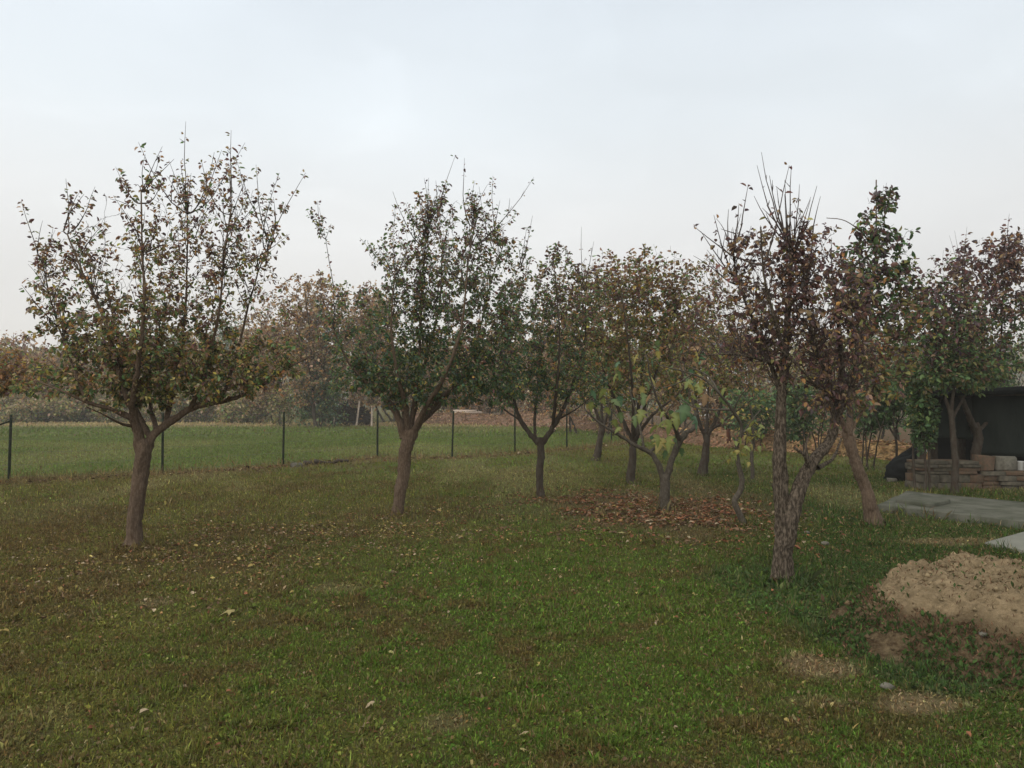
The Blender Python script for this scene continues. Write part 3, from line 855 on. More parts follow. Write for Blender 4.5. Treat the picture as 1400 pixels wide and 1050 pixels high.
t.ells([(715, 510, 45, 48, 110, 1.6), (770, 500, 55, 55, 130, 1.5), (740, 450, 60, 50, 120, 1.2), (770, 410, 50, 50, 90, 1.0), (735, 395, 40, 40, 50, .9), (765, 365, 40, 30, 40, .8), (670, 525, 28, 28, 35, 1.4), (810, 520, 25, 40, 40, 1.2), (800, 410, 44, 60, 100, .8), (700, 430, 40, 55, 80, .8)], Y, minz=1.2)
for (au, av, bu, bv, lf) in ((750, 380, 748, 335, .5), (775, 370, 770, 335, .8), (790, 380, 795, 310, .12), (795, 370, 812, 330, .1), (730, 400, 726, 352, .6), (765, 360, 762, 332, .9)):
    t.shoot(P(au, av, Y), P(bu, bv, Y), .008, lf)
t.finish(PEAR_G, (P(0, 560, Y)[2], P(0, 390, Y)[2]), .054, .0105)

# --- behind the fig
Y = 14.7
t = Tree('apple_tree', 'olive-brown fruit tree standing just behind the big-leaved forked tree, upright leafy shoots on top', 'tree', G(863, 663), 14, M_bark_dark)
t.limb(along(Y, (863, 666), (864, 630), (867, 600)), .105, .09, 'trunk', 12, flare=True)
t.limb(along(Y, (865, 606), (850, 570), (830, 520), (810, 460)), .065, .013)
t.limb(along(Y, (868, 606), (880, 560), (900, 500), (920, 430)), .065, .013)
t.limb(along(Y, (866, 602), (866, 550, -.5), (860, 480, -.9), (850, 400, -.9)), .06, .012)
t.limb(along(Y, (866, 602), (874, 550, .5), (880, 480, .9), (885, 400, .9)), .06, .012)
t.limb(along(Y, (866, 604), (890, 570, -.4), (935, 530, -.6), (960, 480, -.6)), .05, .012)
t.ells([(840, 510, 60, 50, 130, 1.4), (900, 500, 65, 55, 140, 1.4), (860, 450, 85, 55, 210, 1.5), (925, 435, 55, 55, 130, 1.3), (830, 405, 55, 45, 110, 1.2), (890, 395, 64, 45, 130, 1.2), (860, 380, 65, 28, 70, 1.0), (800, 460, 40, 60, 80, 1.2), (785, 410, 40, 55, 80, .8), (955, 400, 44, 55, 100, .8), (960, 480, 44, 60, 90, 1.0), (870, 360, 80, 26, 70, .6)], Y, minz=1.4)
for k in range(22):
    u_ = t.r.uniform(805, 950); vt = 335 + abs(u_ - 890) * .16 + t.r.uniform(0, 34)
    dd = t.r.uniform(-1, 1)
    t.shoot(P(u_ + t.r.uniform(-8, 8), 415, Y + dd), P(u_, vt, Y + dd), .008, 1.25)
t.finish(PEAR_B, (P(0, 540, Y)[2], P(0, 370, Y)[2]), .07, .017, droop=.25)

# --- far leaning small trunk
Y = 20.4
t = Tree('apple_tree', 'small distant fruit tree with a short slanting trunk by the wire fence', 'tree', G(815, 631), 15, M_bark_dark)
t.limb(along(Y, (815, 633), (819, 605), (824, 580)), .12, .10, 'trunk', 10, flare=True)
t.limb(along(Y, (823, 585), (810, 550), (790, 500)), .07, .015)
t.limb(along(Y, (824, 585), (835, 550), (845, 490)), .07, .015)
t.limb(along(Y, (823, 583), (822, 540, .6), (818, 470, .8)), .06, .013)
t.ells([(800, 510, 48, 45, 110, 1.5), (845, 500, 45, 50, 110, 1.4), (820, 450, 55, 45, 110, 1.2), (815, 405, 40, 30, 50, .9)], Y, minz=1.5)
t.finish(PEAR_B, (P(0, 550, Y)[2], P(0, 420, Y)[2]), .08, .022)

# --- back tree behind the crooked fig
Y = 16.5
t = Tree('apple_tree', 'dark-trunked fruit tree before the reddish bank, left of the twin-trunked tree', 'tree', G(962, 651), 16, M_bark_dark)
t.limb(along(Y, (961, 654), (964, 620), (966, 590)), .12, .10, 'trunk', 11, flare=True)
t.limb(along(Y, (965, 598), (955, 575), (950, 520), (945, 450)), .06, .013)
t.limb(along(Y, (967, 598), (978, 575), (995, 520), (1010, 460)), .065, .013)
t.limb(along(Y, (966, 594), (968, 540, .7), (975, 460, 1.0)), .055, .012)
t.limb(along(Y, (972, 588), (1000, 568, -.2), (1030, 545, -.3)), .045, .012)
t.ells([(940, 500, 50, 45, 110, 1.4), (1000, 500, 50, 48, 110, 1.4), (960, 450, 55, 45, 110, 1.1), (985, 410, 50, 50, 90, .8), (930, 430, 40, 55, 80, .9), (1040, 440, 40, 60, 90, .7)], Y, minz=1.4)
t.finish(PEAR_B, (P(0, 560, Y)[2], P(0, 420, Y)[2]), .075, .019)

# --- fig trees with big lobed leaves, each leaf an object
def fig_leaf(seed, col1, col2):
    r = np.random.default_rng(seed)
    lob = [(0, -.02), (.16, .0), (.34, .14), (.22, .24), (.46, .46), (.2, .46), (.2, .62), (0, 1.0)]
    rim = [(x, y) for x, y in lob] + [(-x, y) for x, y in lob[-2:0:-1]]
    rim = np.array(rim) + r.normal(0, .02, (len(rim), 2))
    z = -.35 * rim[:, 0] ** 2 * 2 - .25 * rim[:, 1] ** 2 + r.normal(0, .03, len(rim))
    mid = np.array([[0, .38, .04]] * 3)
    v = np.concatenate([np.c_[rim, z], mid])
    n = len(rim); m0, m1, m2 = n, n + 1, n + 2
    f_ = [(i, (i + 1) % n, m1) for i in range(n)]
    # petiole: thin strip
    pet = np.array([[-.012, -.02, 0], [.012, -.02, 0], [.006, -.4, .06], [-.006, -.4, .06]])
    v = np.concatenate([v, pet])
    c = np.linspace(0, 1, len(v))[:, None]
    a = np.abs(np.r_[rim[:, 0], 0, 0, 0, 0, 0, 0, 0])[:, None] * 2
    col = np.array(col1) * (1 - np.clip(a, 0, 1)) + np.array(col2) * np.clip(a, 0, 1)
    col[n:n + 3] = np.array(col1) * 1.5
    me = mesh('leaf', v, [np.array(f_), np.array([[n + 3, n + 6, n + 5, n + 4]])], col)
    me.materials.append(M_leaf)
    return me
LEAFS = [fig_leaf(i, a, b) for i, (a, b) in enumerate([((.07, .12, .045), (.06, .10, .04)), ((.15, .18, .05), (.22, .20, .05)), ((.25, .22, .06), (.27, .19, .055)), ((.085, .13, .045), (.14, .15, .045)), ((.18, .11, .05), (.2, .12, .05)), ((.07, .13, .065), (.08, .15, .075))])]

def put_leaf(t, p, kind, size, dirv):
    o = bpy.data.objects.new('leaf', LEAFS[kind])
    COL.objects.link(o)
    o.parent = t.root
    dv = Vector(dirv).normalized()
    q = dv.to_track_quat('Y', 'Z')
    o.rotation_mode = 'QUATERNION'
    from mathutils import Quaternion
    o.rotation_quaternion = q @ Quaternion((0, 1, 0), random.uniform(-.7, .7))
    o.location = tuple(np.asarray(p) - t.base)
    o.scale = (size, size, size)

Y = 11.2
t = Tree('fig_tree', 'low forked tree with large lobed yellow-green leaves over the pile of rust-coloured leaves', 'tree', G(907, 699), 17, M_bark_grey)
t.limb(along(Y, (907, 703), (908, 675), (909, 648)), .105, .098, 'trunk', 12, flare=True)
t.limb(along(Y, (907, 655), (897, 630), (885, 616), (872, 611, -.05), (850, 597, -.1), (818, 577, -.2), (800, 560, -.25)), .062, .018)
t.limb(along(Y, (911, 655), (920, 625), (930, 603), (938, 590)), .068, .055)
t.limb(along(Y, (930, 603), (920, 580, -.2), (905, 560, -.4), (890, 520, -.5), (885, 490, -.6)), .045, .014)
t.limb(along(Y, (937, 592), (948, 585, .1), (950, 560, .2), (940, 530, .2), (930, 500, .2)), .045, .014)
t.limb(along(Y, (888, 618), (905, 605, .3), (925, 595, .5), (950, 570, .7), (970, 540, .8)), .03, .012)
t.limb(along(Y, (880, 612), (876, 590, .2), (868, 560, .4), (860, 530, .5)), .03, .012)
tg = [P(*q) for q in [(880, 480, 10.8), (905, 470, 11), (930, 480, 11.4), (950, 490, 11.6), (860, 500, 11.5), (845, 520, 11), (820, 540, 10.9), (835, 560, 11.3), (960, 520, 11.8), (900, 530, 10.6), (925, 545, 10.8), (940, 545, 11), (890, 590, 11.4), (925, 575, 10.8), (870, 545, 10.9), (970, 505, 11.4), (985, 540, 11.8), (905, 600, 11.2), (800, 545, 10.9), (855, 580, 11.2)]]
t.grow(np.array(tg), .5, np.zeros(len(tg)), 1.0, rmax=.02)
v, f_ = tubes(np.array(t.tw), np.array(t.twr) + .002, 5)
link('twigs', mesh('twigs', v - t.base, f_, smooth=True), M_bark_grey, t.root, kind='stuff')
spots = [(938, 560, 0, .30), (925, 570, 1, .26), (915, 580, 1, .24), (950, 575, 5, .26), (930, 545, 3, .22), (905, 605, 2, .26), (915, 602, 1, .26), (898, 600, 1, .2), (878, 566, 1, .22), (868, 575, 3, .18), (880, 545, 3, .2), (955, 530, 1, .2), (965, 545, 4, .2)]
ends = [np.array(c[-1]) for c in t.tw] + [np.array(c[4]) for c in t.tw]
for (u, v_, kd, s_) in spots:
    put_leaf(t, P(u, v_ - 6, 10.6 + random.uniform(-.1, .1)), kd, s_ * .95, (random.uniform(-.4, .4), -.35, random.uniform(-1, -.5)))
for k in range(78):
    c = ends[k % len(ends)]
    p = c + np.random.default_rng(k).normal(0, .13, 3)
    put_leaf(t, p, random.choice([0, 1, 1, 2, 3, 3, 4, 5]), random.uniform(.10, .19), (random.uniform(-.8, .8), random.uniform(-.8, .8), random.uniform(-1, -.1)))

Y = 9.9
t = Tree('fig_tree', 'crooked thin grey stem left of the twin-trunked tree, its bare grey branches leaning left', 'tree', G(1018, 719), 18, M_bark_grey)
t.limb(along(Y, (1019, 722), (1010, 702), (1004, 686), (1012, 670), (1014, 655), (1009, 630), (1008, 600)), .055, .035, 'trunk', 10, rough=.06)
t.limb(along(Y, (1008, 608), (1014, 585), (1002, 562, -.1), (985, 540, -.2), (962, 518, -.2), (935, 508, -.2), (905, 500, -.2)), .034, .012)
t.limb(along(Y, (1000, 560, -.1), (975, 560, .1), (950, 557, .2), (930, 545, .3)), .02, .010)
t.limb(along(Y, (985, 540, -.2), (965, 512, .1), (940, 500, .2), (915, 488, .2)), .02, .009)
t.limb(along(Y, (1003, 563, -.1), (1010, 545, -.2), (1022, 530, -.3)), .014, .007)
t.limb(along(Y, (945, 512, -.2), (925, 525, -.3), (900, 532, -.4)), .013, .007)
t.limb(along(Y, (1012, 600, 0), (1024, 580, .1), (1040, 560, .2)), .016, .008)
tg = np.array([P(*q) for q in [(895, 490, 9.8), (920, 470, 9.9), (940, 480, 9.7), (950, 440, 9.9), (965, 500, 9.8), (880, 510, 9.6), (1000, 580, 9.7), (1020, 590, 9.7), (1035, 600, 10), (1030, 575, 9.8), (1010, 620, 9.9), (1000, 610, 9.8), (1040, 585, 10.1)]])
t.grow(tg, .4, np.zeros(len(tg)), .6, rmax=.012)
v, f_ = tubes(np.array(t.tw), np.array(t.twr) + .0015, 5)
link('twigs', mesh('twigs', v - t.base, f_, smooth=True), M_bark_grey, t.root, kind='stuff')
for k in range(44):
    u_, v_ = t.r.normal(1022, 15), t.r.normal(602, 20)
    if k > 34: u_, v_ = t.r.normal(950, 25), t.r.normal(515, 20)
    put_leaf(t, P(u_, v_, Y + t.r.normal(0, .15)), random.choice([1, 2, 2, 1, 4]), t.r.uniform(.06, .13), (t.r.uniform(-.8, .8), t.r.uniform(-.8, .8), t.r.uniform(-1, -.1)))
t = Tree('fig_sapling', 'thin straight sapling pole just right of the crooked grey stem', 'sapling', G(1029, 656), 19, M_bark_grey, None)
Y = G(1029, 656)[1]
t.limb(along(Y, (1029, 658), (1028, 625), (1030, 590), (1026, 555)), .055, .03, 'trunk', 9)
t.ells([(1025, 570, 30, 32, 40, .8)], Y, minz=.9)
t.finish((dict(yellow=3, ygreen=3, olive=3, brown=2), dict(olive=3, yellow=1, brown=2)), (1.0, 2), .08, .05)

# --- twin-trunked big tree right
Y = 6.8
t = Tree('old_pear_tree', 'big twin-trunked old tree with flaky rough bark and bare upright shoots, right of centre', 'tree', G(1069, 796), 21, M_bark_rough)
t.limb(along(Y, (1069, 800), (1071, 755), (1069, 700), (1066, 650), (1067, 600), (1069, 555), (1073, 500), (1076, 440), (1080, 380), (1083, 335)), .108, .018, 'trunk', 18, m=60, rough=.13, flare=True)
t.limb(along(Y, (1074, 745, -.03), (1086, 690, -.04), (1098, 655, -.02), (1112, 630, .02), (1132, 604, .1), (1142, 575, .15), (1148, 545, .2), (1150, 500, .25), (1146, 440, .3), (1140, 380, .3)), .088, .016, 'trunk', 14, m=56, rough=.13)
t.limb(along(Y, (1106, 640, -.02), (1099, 622, -.1), (1086, 612, -.15)), .028, .014, rough=.16)
t.limb(along(Y, (1108, 634, -.02), (1101, 618, -.05), (1104, 598, -.05), (1109, 590, -.05)), .026, .014, rough=.16)
t.limb(along(Y, (1118, 640, .03), (1140, 625, .3), (1150, 600, .5)), .03, .012)
t.limb(along(Y, (1070, 540, .02), (1050, 490, .1), (1030, 440, .2), (1008, 380, .2), (1000, 330, .2)), .034, .008)
t.limb(along(Y, (1067, 500), (1035, 490, -.2), (995, 484, -.4), (955, 487, -.5)), .02, .007)
t.limb(along(Y, (1074, 490), (1060, 440, -.3), (1045, 380, -.4), (1040, 310, -.4)), .032, .008)
t.limb(along(Y, (1075, 470), (1095, 420, .2), (1108, 360, .3), (1112, 310, .3)), .03, .008)
t.limb(along(Y, (1147, 550, .2), (1125, 500, .0), (1110, 450, -.1), (1100, 390, -.1)), .03, .008)
t.limb(along(Y, (1140, 585, .12), (1160, 540, .0), (1170, 490, 0), (1165, 430, 0)), .026, .008)
t.limb(along(Y, (1148, 540, .2), (1120, 530, -.2), (1090, 500, -.5), (1060, 470, -.6)), .02, .007)
t.ells([(1045, 405, 66, 75, 240, .40), (1110, 425, 72, 90, 300, .46), (1085, 340, 52, 40, 80, .8), (1030, 338, 32, 32, 40, .8), (1145, 480, 55, 85, 240, .3), (1060, 480, 60, 50, 160, .24), (1000, 440, 56, 70, 220, .16), (1120, 350, 34, 45, 50, .6), (1000, 365, 35, 45, 40, .3), (1160, 400, 45, 55, 70, .45), (1110, 545, 60, 40, 70, .2), (970, 410, 30, 65, 70, .12), (940, 480, 40, 30, 40, .1), (1000, 480, 70, 40, 110, .06), (1140, 540, 66, 55, 130, .14), (1130, 460, 70, 60, 90, .15)], Y, up=.7, minz=1.6, rmax=.012)
for (au, av, bu, bv) in ((1040, 320, 1041, 208), (1040, 310, 1035, 226), (1068, 330, 1079, 226), (1066, 330, 1073, 246), (1060, 320, 1062, 256), (1085, 330, 1093, 252), (1105, 340, 1117, 254), (1100, 335, 1108, 273), (1020, 310, 1023, 252), (1015, 320, 1010, 280),
                         (985, 350, 996, 286), (978, 350, 976, 294), (970, 350, 948, 309), (965, 340, 958, 316), (1060, 310, 1048, 280), (1075, 300, 1082, 226), (1098, 340, 1097, 296), (1000, 320, 997, 330), (1050, 290, 1052, 240), (1030, 310, 1031, 268), (968, 400, 966, 345), (1135, 370, 1137, 325)):
    dd = t.r.uniform(-.35, .35)
    t.shoot(P(au, av, Y + dd), P(bu, bv, Y + dd), .0085, .06, .03)
t.brush(260, P(0, 590, Y)[2], .12, .42, .004, leaf=.06, spread=.55)
t.finish(RED, (P(0, 560, Y)[2], P(0, 340, Y)[2]), .046, .0115, droop=.6)

# --- leaning tree
Y = 9.9
t = Tree('leaning_pear_tree', 'left-leaning tree with bare thick trunk beside the concrete slab and a tall narrow top', 'tree', G(1197, 719), 22, M_bark)
t.limb(along(Y, (1198, 723), (1188, 690), (1178, 655), (1166, 620), (1159, 590)), .115, .085, 'trunk', 14, rough=.13, flare=True)
t.limb(along(Y, (1160, 596), (1150, 575, -.1), (1135, 550, -.3), (1120, 520, -.4), (1110, 470, -.5)), .045, .010)
t.limb(along(Y, (1160, 594), (1175, 570, .1), (1190, 545, .1), (1200, 520, 0), (1222, 517, -.1), (1245, 515, -.2)), .035, .010)
t.limb(along(Y, (1160, 595), (1163, 550, .2), (1168, 500, .3), (1180, 445, .3), (1190, 408, .3), (1197, 360, .3), (1198, 300, .3), (1198, 246, .3)), .06, .010)
t.limb(along(Y, (1158, 592), (1145, 560, .4), (1140, 500, .7), (1150, 430, .8), (1155, 380, .8)), .04, .010)
t.limb(along(Y, (1186, 550, .1), (1185, 500, -.2), (1175, 440, -.3), (1170, 380, -.3)), .028, .008)
t.limb(along(Y, (1180, 450, .3), (1215, 420, .5), (1245, 390, .6)), .026, .009)
t.limb(along(Y, (1195, 340, .3), (1175, 315, .1), (1150, 300, 0), (1130, 298, 0)), .016, .006)
t.limb(along(Y, (1190, 545, .1), (1205, 480, .3), (1225, 440, .5)), .026, .009)
t.ells([(1203, 268, 20, 20, 24, 1.3), (1216, 272, 14, 22, 14, 1.3), (1190, 310, 26, 22, 30, 1.2), (1215, 325, 24, 26, 30, 1.3), (1178, 350, 34, 22, 40, 1.2), (1212, 370, 34, 24, 50, 1.2), (1168, 395, 40, 30, 60, 1.2), (1195, 420, 50, 36, 80, 1.2), (1235, 390, 36, 45, 70, 1.3), (1165, 365, 24, 30, 35, 1.2), (1170, 470, 50, 55, 90, .55), (1215, 470, 45, 50, 90, 1.1), (1140, 530, 44, 44, 80, .35), (1195, 530, 44, 40, 80, .5), (1225, 330, 30, 30, 20, 1.0), (1265, 420, 20, 40, 40, 1.0)], Y, minz=1.7)
t.finish((dict(brown=4, maroon=2, orange=1.6, olive=3, green=2), dict(plum=4, dark=3, maroon=2, green=2, orange=.4, olive=1)), (P(0, 540, Y)[2], P(0, 380, Y)[2]), .07, .015)

# --- trees in front of the shed
Y = 13.2
t = Tree('pear_tree', 'thin-trunked tree rooted at the slab edge in front of the dark shed', 'tree', G(1305, 676), 23, M_bark_dark)
t.limb(along(Y, (1305, 678), (1306, 640), (1303, 600), (1300, 560)), .075, .055, 'trunk', 10, flare=True)
t.limb(along(Y, (1301, 575), (1290, 530), (1280, 470), (1275, 400)), .045, .012)
t.limb(along(Y, (1300, 565), (1306, 510), (1312, 440), (1316, 370)), .04, .012)
t.limb(along(Y, (1301, 575), (1320, 540, .3), (1345, 500, .5)), .035, .012)
t.ells([(1272, 495, 48, 45, 170, 1.7), (1300, 440, 56, 55, 200, 1.4), (1300, 375, 38, 42, 80, 1.0), (1330, 505, 46, 34, 120, 1.6), (1258, 430, 34, 45, 90, 1.2), (1250, 500, 36, 40, 90, 1.5)], Y, minz=1.8)
t.finish((dict(dark=4, green=3, olive=2, brown=1), dict(plum=4, maroon=3, brown=2, green=1)), (P(0, 520, Y)[2], P(0, 370, Y)[2]), .075, .017)
Y = 14.5
t = Tree('pear_tree', 'kinked dark tree against the tarp at the shed, purplish crown at the right edge', 'tree', G(1334, 664), 24, M_bark_dark)
t.limb(along(Y, (1334, 668), (1333, 630), (1337, 595), (1332, 578)), .12, .10, 'trunk', 11, flare=True, rough=.13)
t.limb(along(Y, (1334, 590), (1322, 562, -.2), (1312, 535, -.3), (1310, 480, -.3), (1320, 400, -.3)), .085, .014)
t.limb(along(Y, (1335, 592), (1350, 575, .1), (1360, 540, .1), (1368, 470, 0), (1372, 390, 0), (1380, 330, 0)), .05, .012)
t.limb(along(Y, (1334, 590), (1340, 540, .5), (1345, 470, .8), (1348, 390, .8)), .045, .012)
t.ells([(1325, 465, 50, 52, 180, 1.5), (1370, 400, 54, 55, 200, 1.25), (1345, 360, 48, 38, 110, 1.1), (1385, 340, 36, 36, 100, 1.2), (1355, 485, 44, 40, 100, 1.0), (1400, 460, 40, 50, 60, .7), (1340, 505, 40, 28, 60, 1.2), (1420, 390, 40, 60, 80, 1.1)], Y, minz=1.8)
for (au, av, bu, bv) in ((1315, 370, 1305, 315), (1320, 370, 1322, 310), (1380, 340, 1380, 292), (1310, 370, 1298, 322)):
    t.shoot(P(au, av, Y), P(bu, bv, Y), .008, .2)
t.finish((dict(dark=4, green=3, olive=2, ygreen=.4), dict(plum=4, maroon=4, brown=2, orange=.4)), (P(0, 510, Y)[2], P(0, 400, Y)[2]), .075, .017)

# --- tree outside the left edge, one branch reaching in
Y = 10.5
t = Tree('apple_tree', 'orange-leaved branch of a tree reaching in at the left edge', 'tree', G(-130, 708), 25)
t.limb(along(Y, (-130, 712), (-128, 650), (-124, 600)), .11, .10, 'trunk', 10, flare=True)
t.limb(along(Y, (-125, 606), (-95, 570), (-60, 548), (-20, 540), (25, 528)), .06, .009)
t.limb(along(Y, (-124, 604), (-140, 540, .4), (-160, 460, .6)), .06, .012)
t.limb(along(Y, (-124, 602), (-105, 540, -.3), (-90, 450, -.5)), .06, .012)
t.ells([(5, 508, 58, 34, 170, 1.7), (-60, 500, 60, 50, 80, 1.3), (-120, 450, 80, 70, 120, 1.1)], Y, minz=1.3)
t.finish((dict(orange=4, brown=4, olive=3, yellow=1, green=1), dict(brown=4, maroon=3, orange=2)), (P(0, 540, Y)[2], P(0, 400, Y)[2]), .055, .014)

# ------------------------------------------------------------------ background vegetation
def far_tree(name, label, cat, u, vt, vb, wu, Y, pal, seed, group, ls, n=420, sp=None, dens=1.0, stem=.3, stems=1, bark=None, lean=0):
    """a tree or bush seen at distance: stems, boughs and an uneven leafy crown"""
    b = P(u, 548 + 1680 / Y, Y)
    top = P(u, vt, Y)[2]
    w = wu * Y / F / 2
    H = top
    t = Tree(name, label, cat, b[:2], seed, bark or M_bark_dark, group)
    r = t.r
    z0 = H * stem
    for k in range(stems):
        bx = np.array([b[0] + (r.uniform(-.5, .5) * w * .8 if stems > 1 else 0), Y + (r.uniform(-.5, .5) * w * .5 if stems > 1 else 0), 0])
        tp = bx + np.array([r.normal(0, .05) * H + lean, r.normal(0, .05) * H, z0 * r.uniform(.9, 1.3)])
        rb = H * .018 / math.sqrt(stems) + .012
        t.limb([bx - [0, 0, .05], (bx + tp) / 2 + r.normal(0, .02, 3) * H * .5, tp], rb, rb * .7, 'trunk' if stems == 1 else 'stem', 7, m=8)
        for j in range(5 if stems == 1 else 2):
            a = r.uniform(0, 6.28)
            q = tp + np.array([math.cos(a) * w * r.uniform(.3, .75), math.sin(a) * w * r.uniform(.3, .7), (H - tp[2]) * r.uniform(.35, .85)])
            t.limb([tp, (tp + q) / 2 + np.array([0, 0, .06 * H]), q], rb * .6, rb * .2, 'limb', 5, m=8)
    T_, EX = [], []
    lobes = 9
    for k in range(lobes):
        a = r.uniform(0, 6.28)
        rad = r.uniform(.15, .65)
        c = np.array([b[0] + lean + math.cos(a) * rad * w, Y + math.sin(a) * rad * w * .8, z0 * .9 + (H - z0 * .9) * r.uniform(.2 if stem > .18 else .12, .72)])
        d_ = norm(r.normal(0, 1, (n // lobes, 3))) * r.random((n // lobes, 1)) ** .4
        hz = min(H - c[2], (H - z0) * .42)
        T_.append(c + d_ * np.array([w * .48, w * .45, max(hz, .3)]))
        m_ = int(n * 2.2 * dens) // lobes
        EX.append(c + norm(r.normal(0, 1, (m_, 3))) * r.random((m_, 1)) ** .45 * np.array([w * .5, w * .47, max(hz, .3)]))
    T_ = np.concatenate(T_); T_[:, 2] = np.maximum(T_[:, 2], .15 * H if stem > .1 else .05 * H)
    t.grow(T_, .5, np.full(len(T_), dens), z0 * .8, rmax=.05 if Y > 35 else .02)
    t.twr = [np.maximum(q, .00035 * Y) for q in t.twr]
    EX = np.concatenate(EX); EX[:, 2] = np.maximum(np.abs(EX[:, 2]), .03 * H)
    t.finish(pal, (z0, H), ls, sp or ls * .30, .7, .4, 3, extra=EX)
    return t

BR = (dict(brown=4, olive=2.5, tan=2.4, orange=3), dict(brown=4, tan=3, maroon=1.4, orange=2.4))
GR = (dict(green=4, dark=2, teal=3, olive=1), dict(green=3, teal=2, olive=2))
OL = (dict(olive=4, green=2, tan=1.5, brown=1), dict(olive=4, tan=2, brown=1.5, orange=.6))
DK = (dict(dark=5, green=3), dict(green=4, dark=3, olive=1))
GY = (dict(grey=2, olive=3, green=2, tan=1), dict(grey=3, olive=3, brown=2))
TN = (dict(tan=4, brown=3, orange=2), dict(tan=4, brown=3, grey=1))
BG = 'trees and bushes beyond the field'
far_tree('brown_tree', 'brown-leaved tree beyond the field, in the gap between the two nearest left trees', 'tree', 432, 372, 585, 165, 46, BR, 31, BG, .17, 900, dens=1.2, stem=.2)
far_tree('brown_tree', 'brown-leaved tree beyond the field, just left of the fuller green-crowned tree', 'tree', 500, 385, 585, 130, 50, BR, 32, BG, .18, 700, dens=1.2, stem=.2)
far_tree('green_bush', 'dark green bush beyond the field, below the brown-leaved trees', 'bush', 440, 486, 585, 105, 47, GR, 33, BG, .15, 500, dens=1.5, stem=.12, stems=4)
far_tree('green_bush', 'small green bush beyond the field, left of the dark brush heap', 'bush', 395, 515, 585, 60, 49, OL, 34, BG, .14, 140, dens=1.2, stem=.1, stems=4)
specs = [(-60, 445, 150, 62, BR), (20, 450, 120, 64, BR), (85, 480, 90, 60, BR), (150, 442, 110, 72, BR), (225, 470, 90, 66, OL), (290, 455, 80, 70, TN), (350, 440, 90, 70, BR)]
names = ['at the far left edge', 'behind the leftmost fence post', 'behind the left fruit tree, leftmost side', 'straight behind the left fruit tree', 'behind the left fruit tree, right side', 'right of the left fruit tree', 'left of the tall brown-leaved trees']
for k, (u, vt, wu, Yk, pl) in enumerate(specs):
    far_tree('autumn_tree', 'hazy brownish autumn tree beyond the field, ' + names[k], 'tree', u, vt, 0, wu * 1.2, Yk, pl, 40 + k, BG, .24, 500, dens=1.3, stem=.12, stems=3)
specs = [(-40, 527, 120, 57), (45, 541, 90, 56), (108, 525, 80, 59), (190, 543, 110, 57), (270, 522, 80, 58), (340, 538, 90, 55)]
names = ['at the far left edge', 'behind the leftmost fence post', 'between the first two fence posts', 'behind the left fruit tree trunk', 'behind the second fence post', 'behind the third fence post']
for k, (u, vt, wu, Yk) in enumerate(specs):
    far_tree('low_bush', 'low olive-green bush at the field edge, ' + names[k], 'bush', u, vt, 0, wu * 1.25, Yk, OL, 50 + k, BG, .2, 420, dens=1.6, stem=.06, stems=5)
far_tree('blue_green_tree', 'hazy blue-green tree far off, seen right of the left fruit tree', 'tree', 318, 428, 0, 110, 105, GR, 60, BG, .4, 260, dens=1.2)
far_tree('blue_green_tree', 'hazy blue-green tree far off, lower, seen through the left fruit tree', 'tree', 245, 440, 0, 90, 115, GR, 61, BG, .4, 200, dens=1.2)
specs = [(590, 450, 120, 58, BR), (680, 440, 110, 56, TN), (745, 432, 90, 54, TN), (820, 440, 110, 48, BR), (905, 430, 110, 44, OL), (1000, 520, 90, 38, BR), (1075, 470, 90, 34, OL)]
names = ['behind the fuller green-crowned tree', 'above the stacked boards', 'behind the slender Y-forked tree', 'behind the slanting small trunk', 'behind the upright leafy shoots', 'behind the crooked grey stem', 'behind the twin-trunked tree']
for k, (u, vt, wu, Yk, pl) in enumerate(specs):
    far_tree('autumn_tree', 'brownish background tree ' + names[k], 'tree', u, vt, 0, wu, Yk, pl, 70 + k, BG, .0036 * Yk, 260, dens=1.2, stem=.14, stems=3)
far_tree('evergreen_bush', 'dark evergreen bush on several thin stems left of the black heap', 'bush', 1204, 508, 0, 120, 18.3, DK, 80, BG, .10, 300, dens=1.5, stem=.36, stems=7)
far_tree('evergreen_bush', 'dark evergreen bush seen between the twin trunks and the leaning trunk', 'bush', 1105, 515, 0, 100, 22, DK, 81, BG, .11, 240, dens=1.4, stem=.3, stems=5)
far_tree('evergreen_tree', 'dark tree rising behind the shed roof', 'tree', 1290, 430, 0, 130, 24, DK, 82, BG, .12, 300, dens=1.1, stem=.2, stems=2)
far_tree('evergreen_bush', 'dark evergreen bush touching the left end of the shed', 'bush', 1266, 528, 0, 62, 13.5, DK, 83, BG, .07, 260, dens=1.6, stem=.45, stems=3)
far_tree('evergreen_bush', 'dark evergreen bush behind the crooked grey stem and the yellow-leaved sapling', 'bush', 1030, 525, 0, 90, 25, DK, 84, BG, .12, 180, dens=1.3, stem=.25, stems=4)

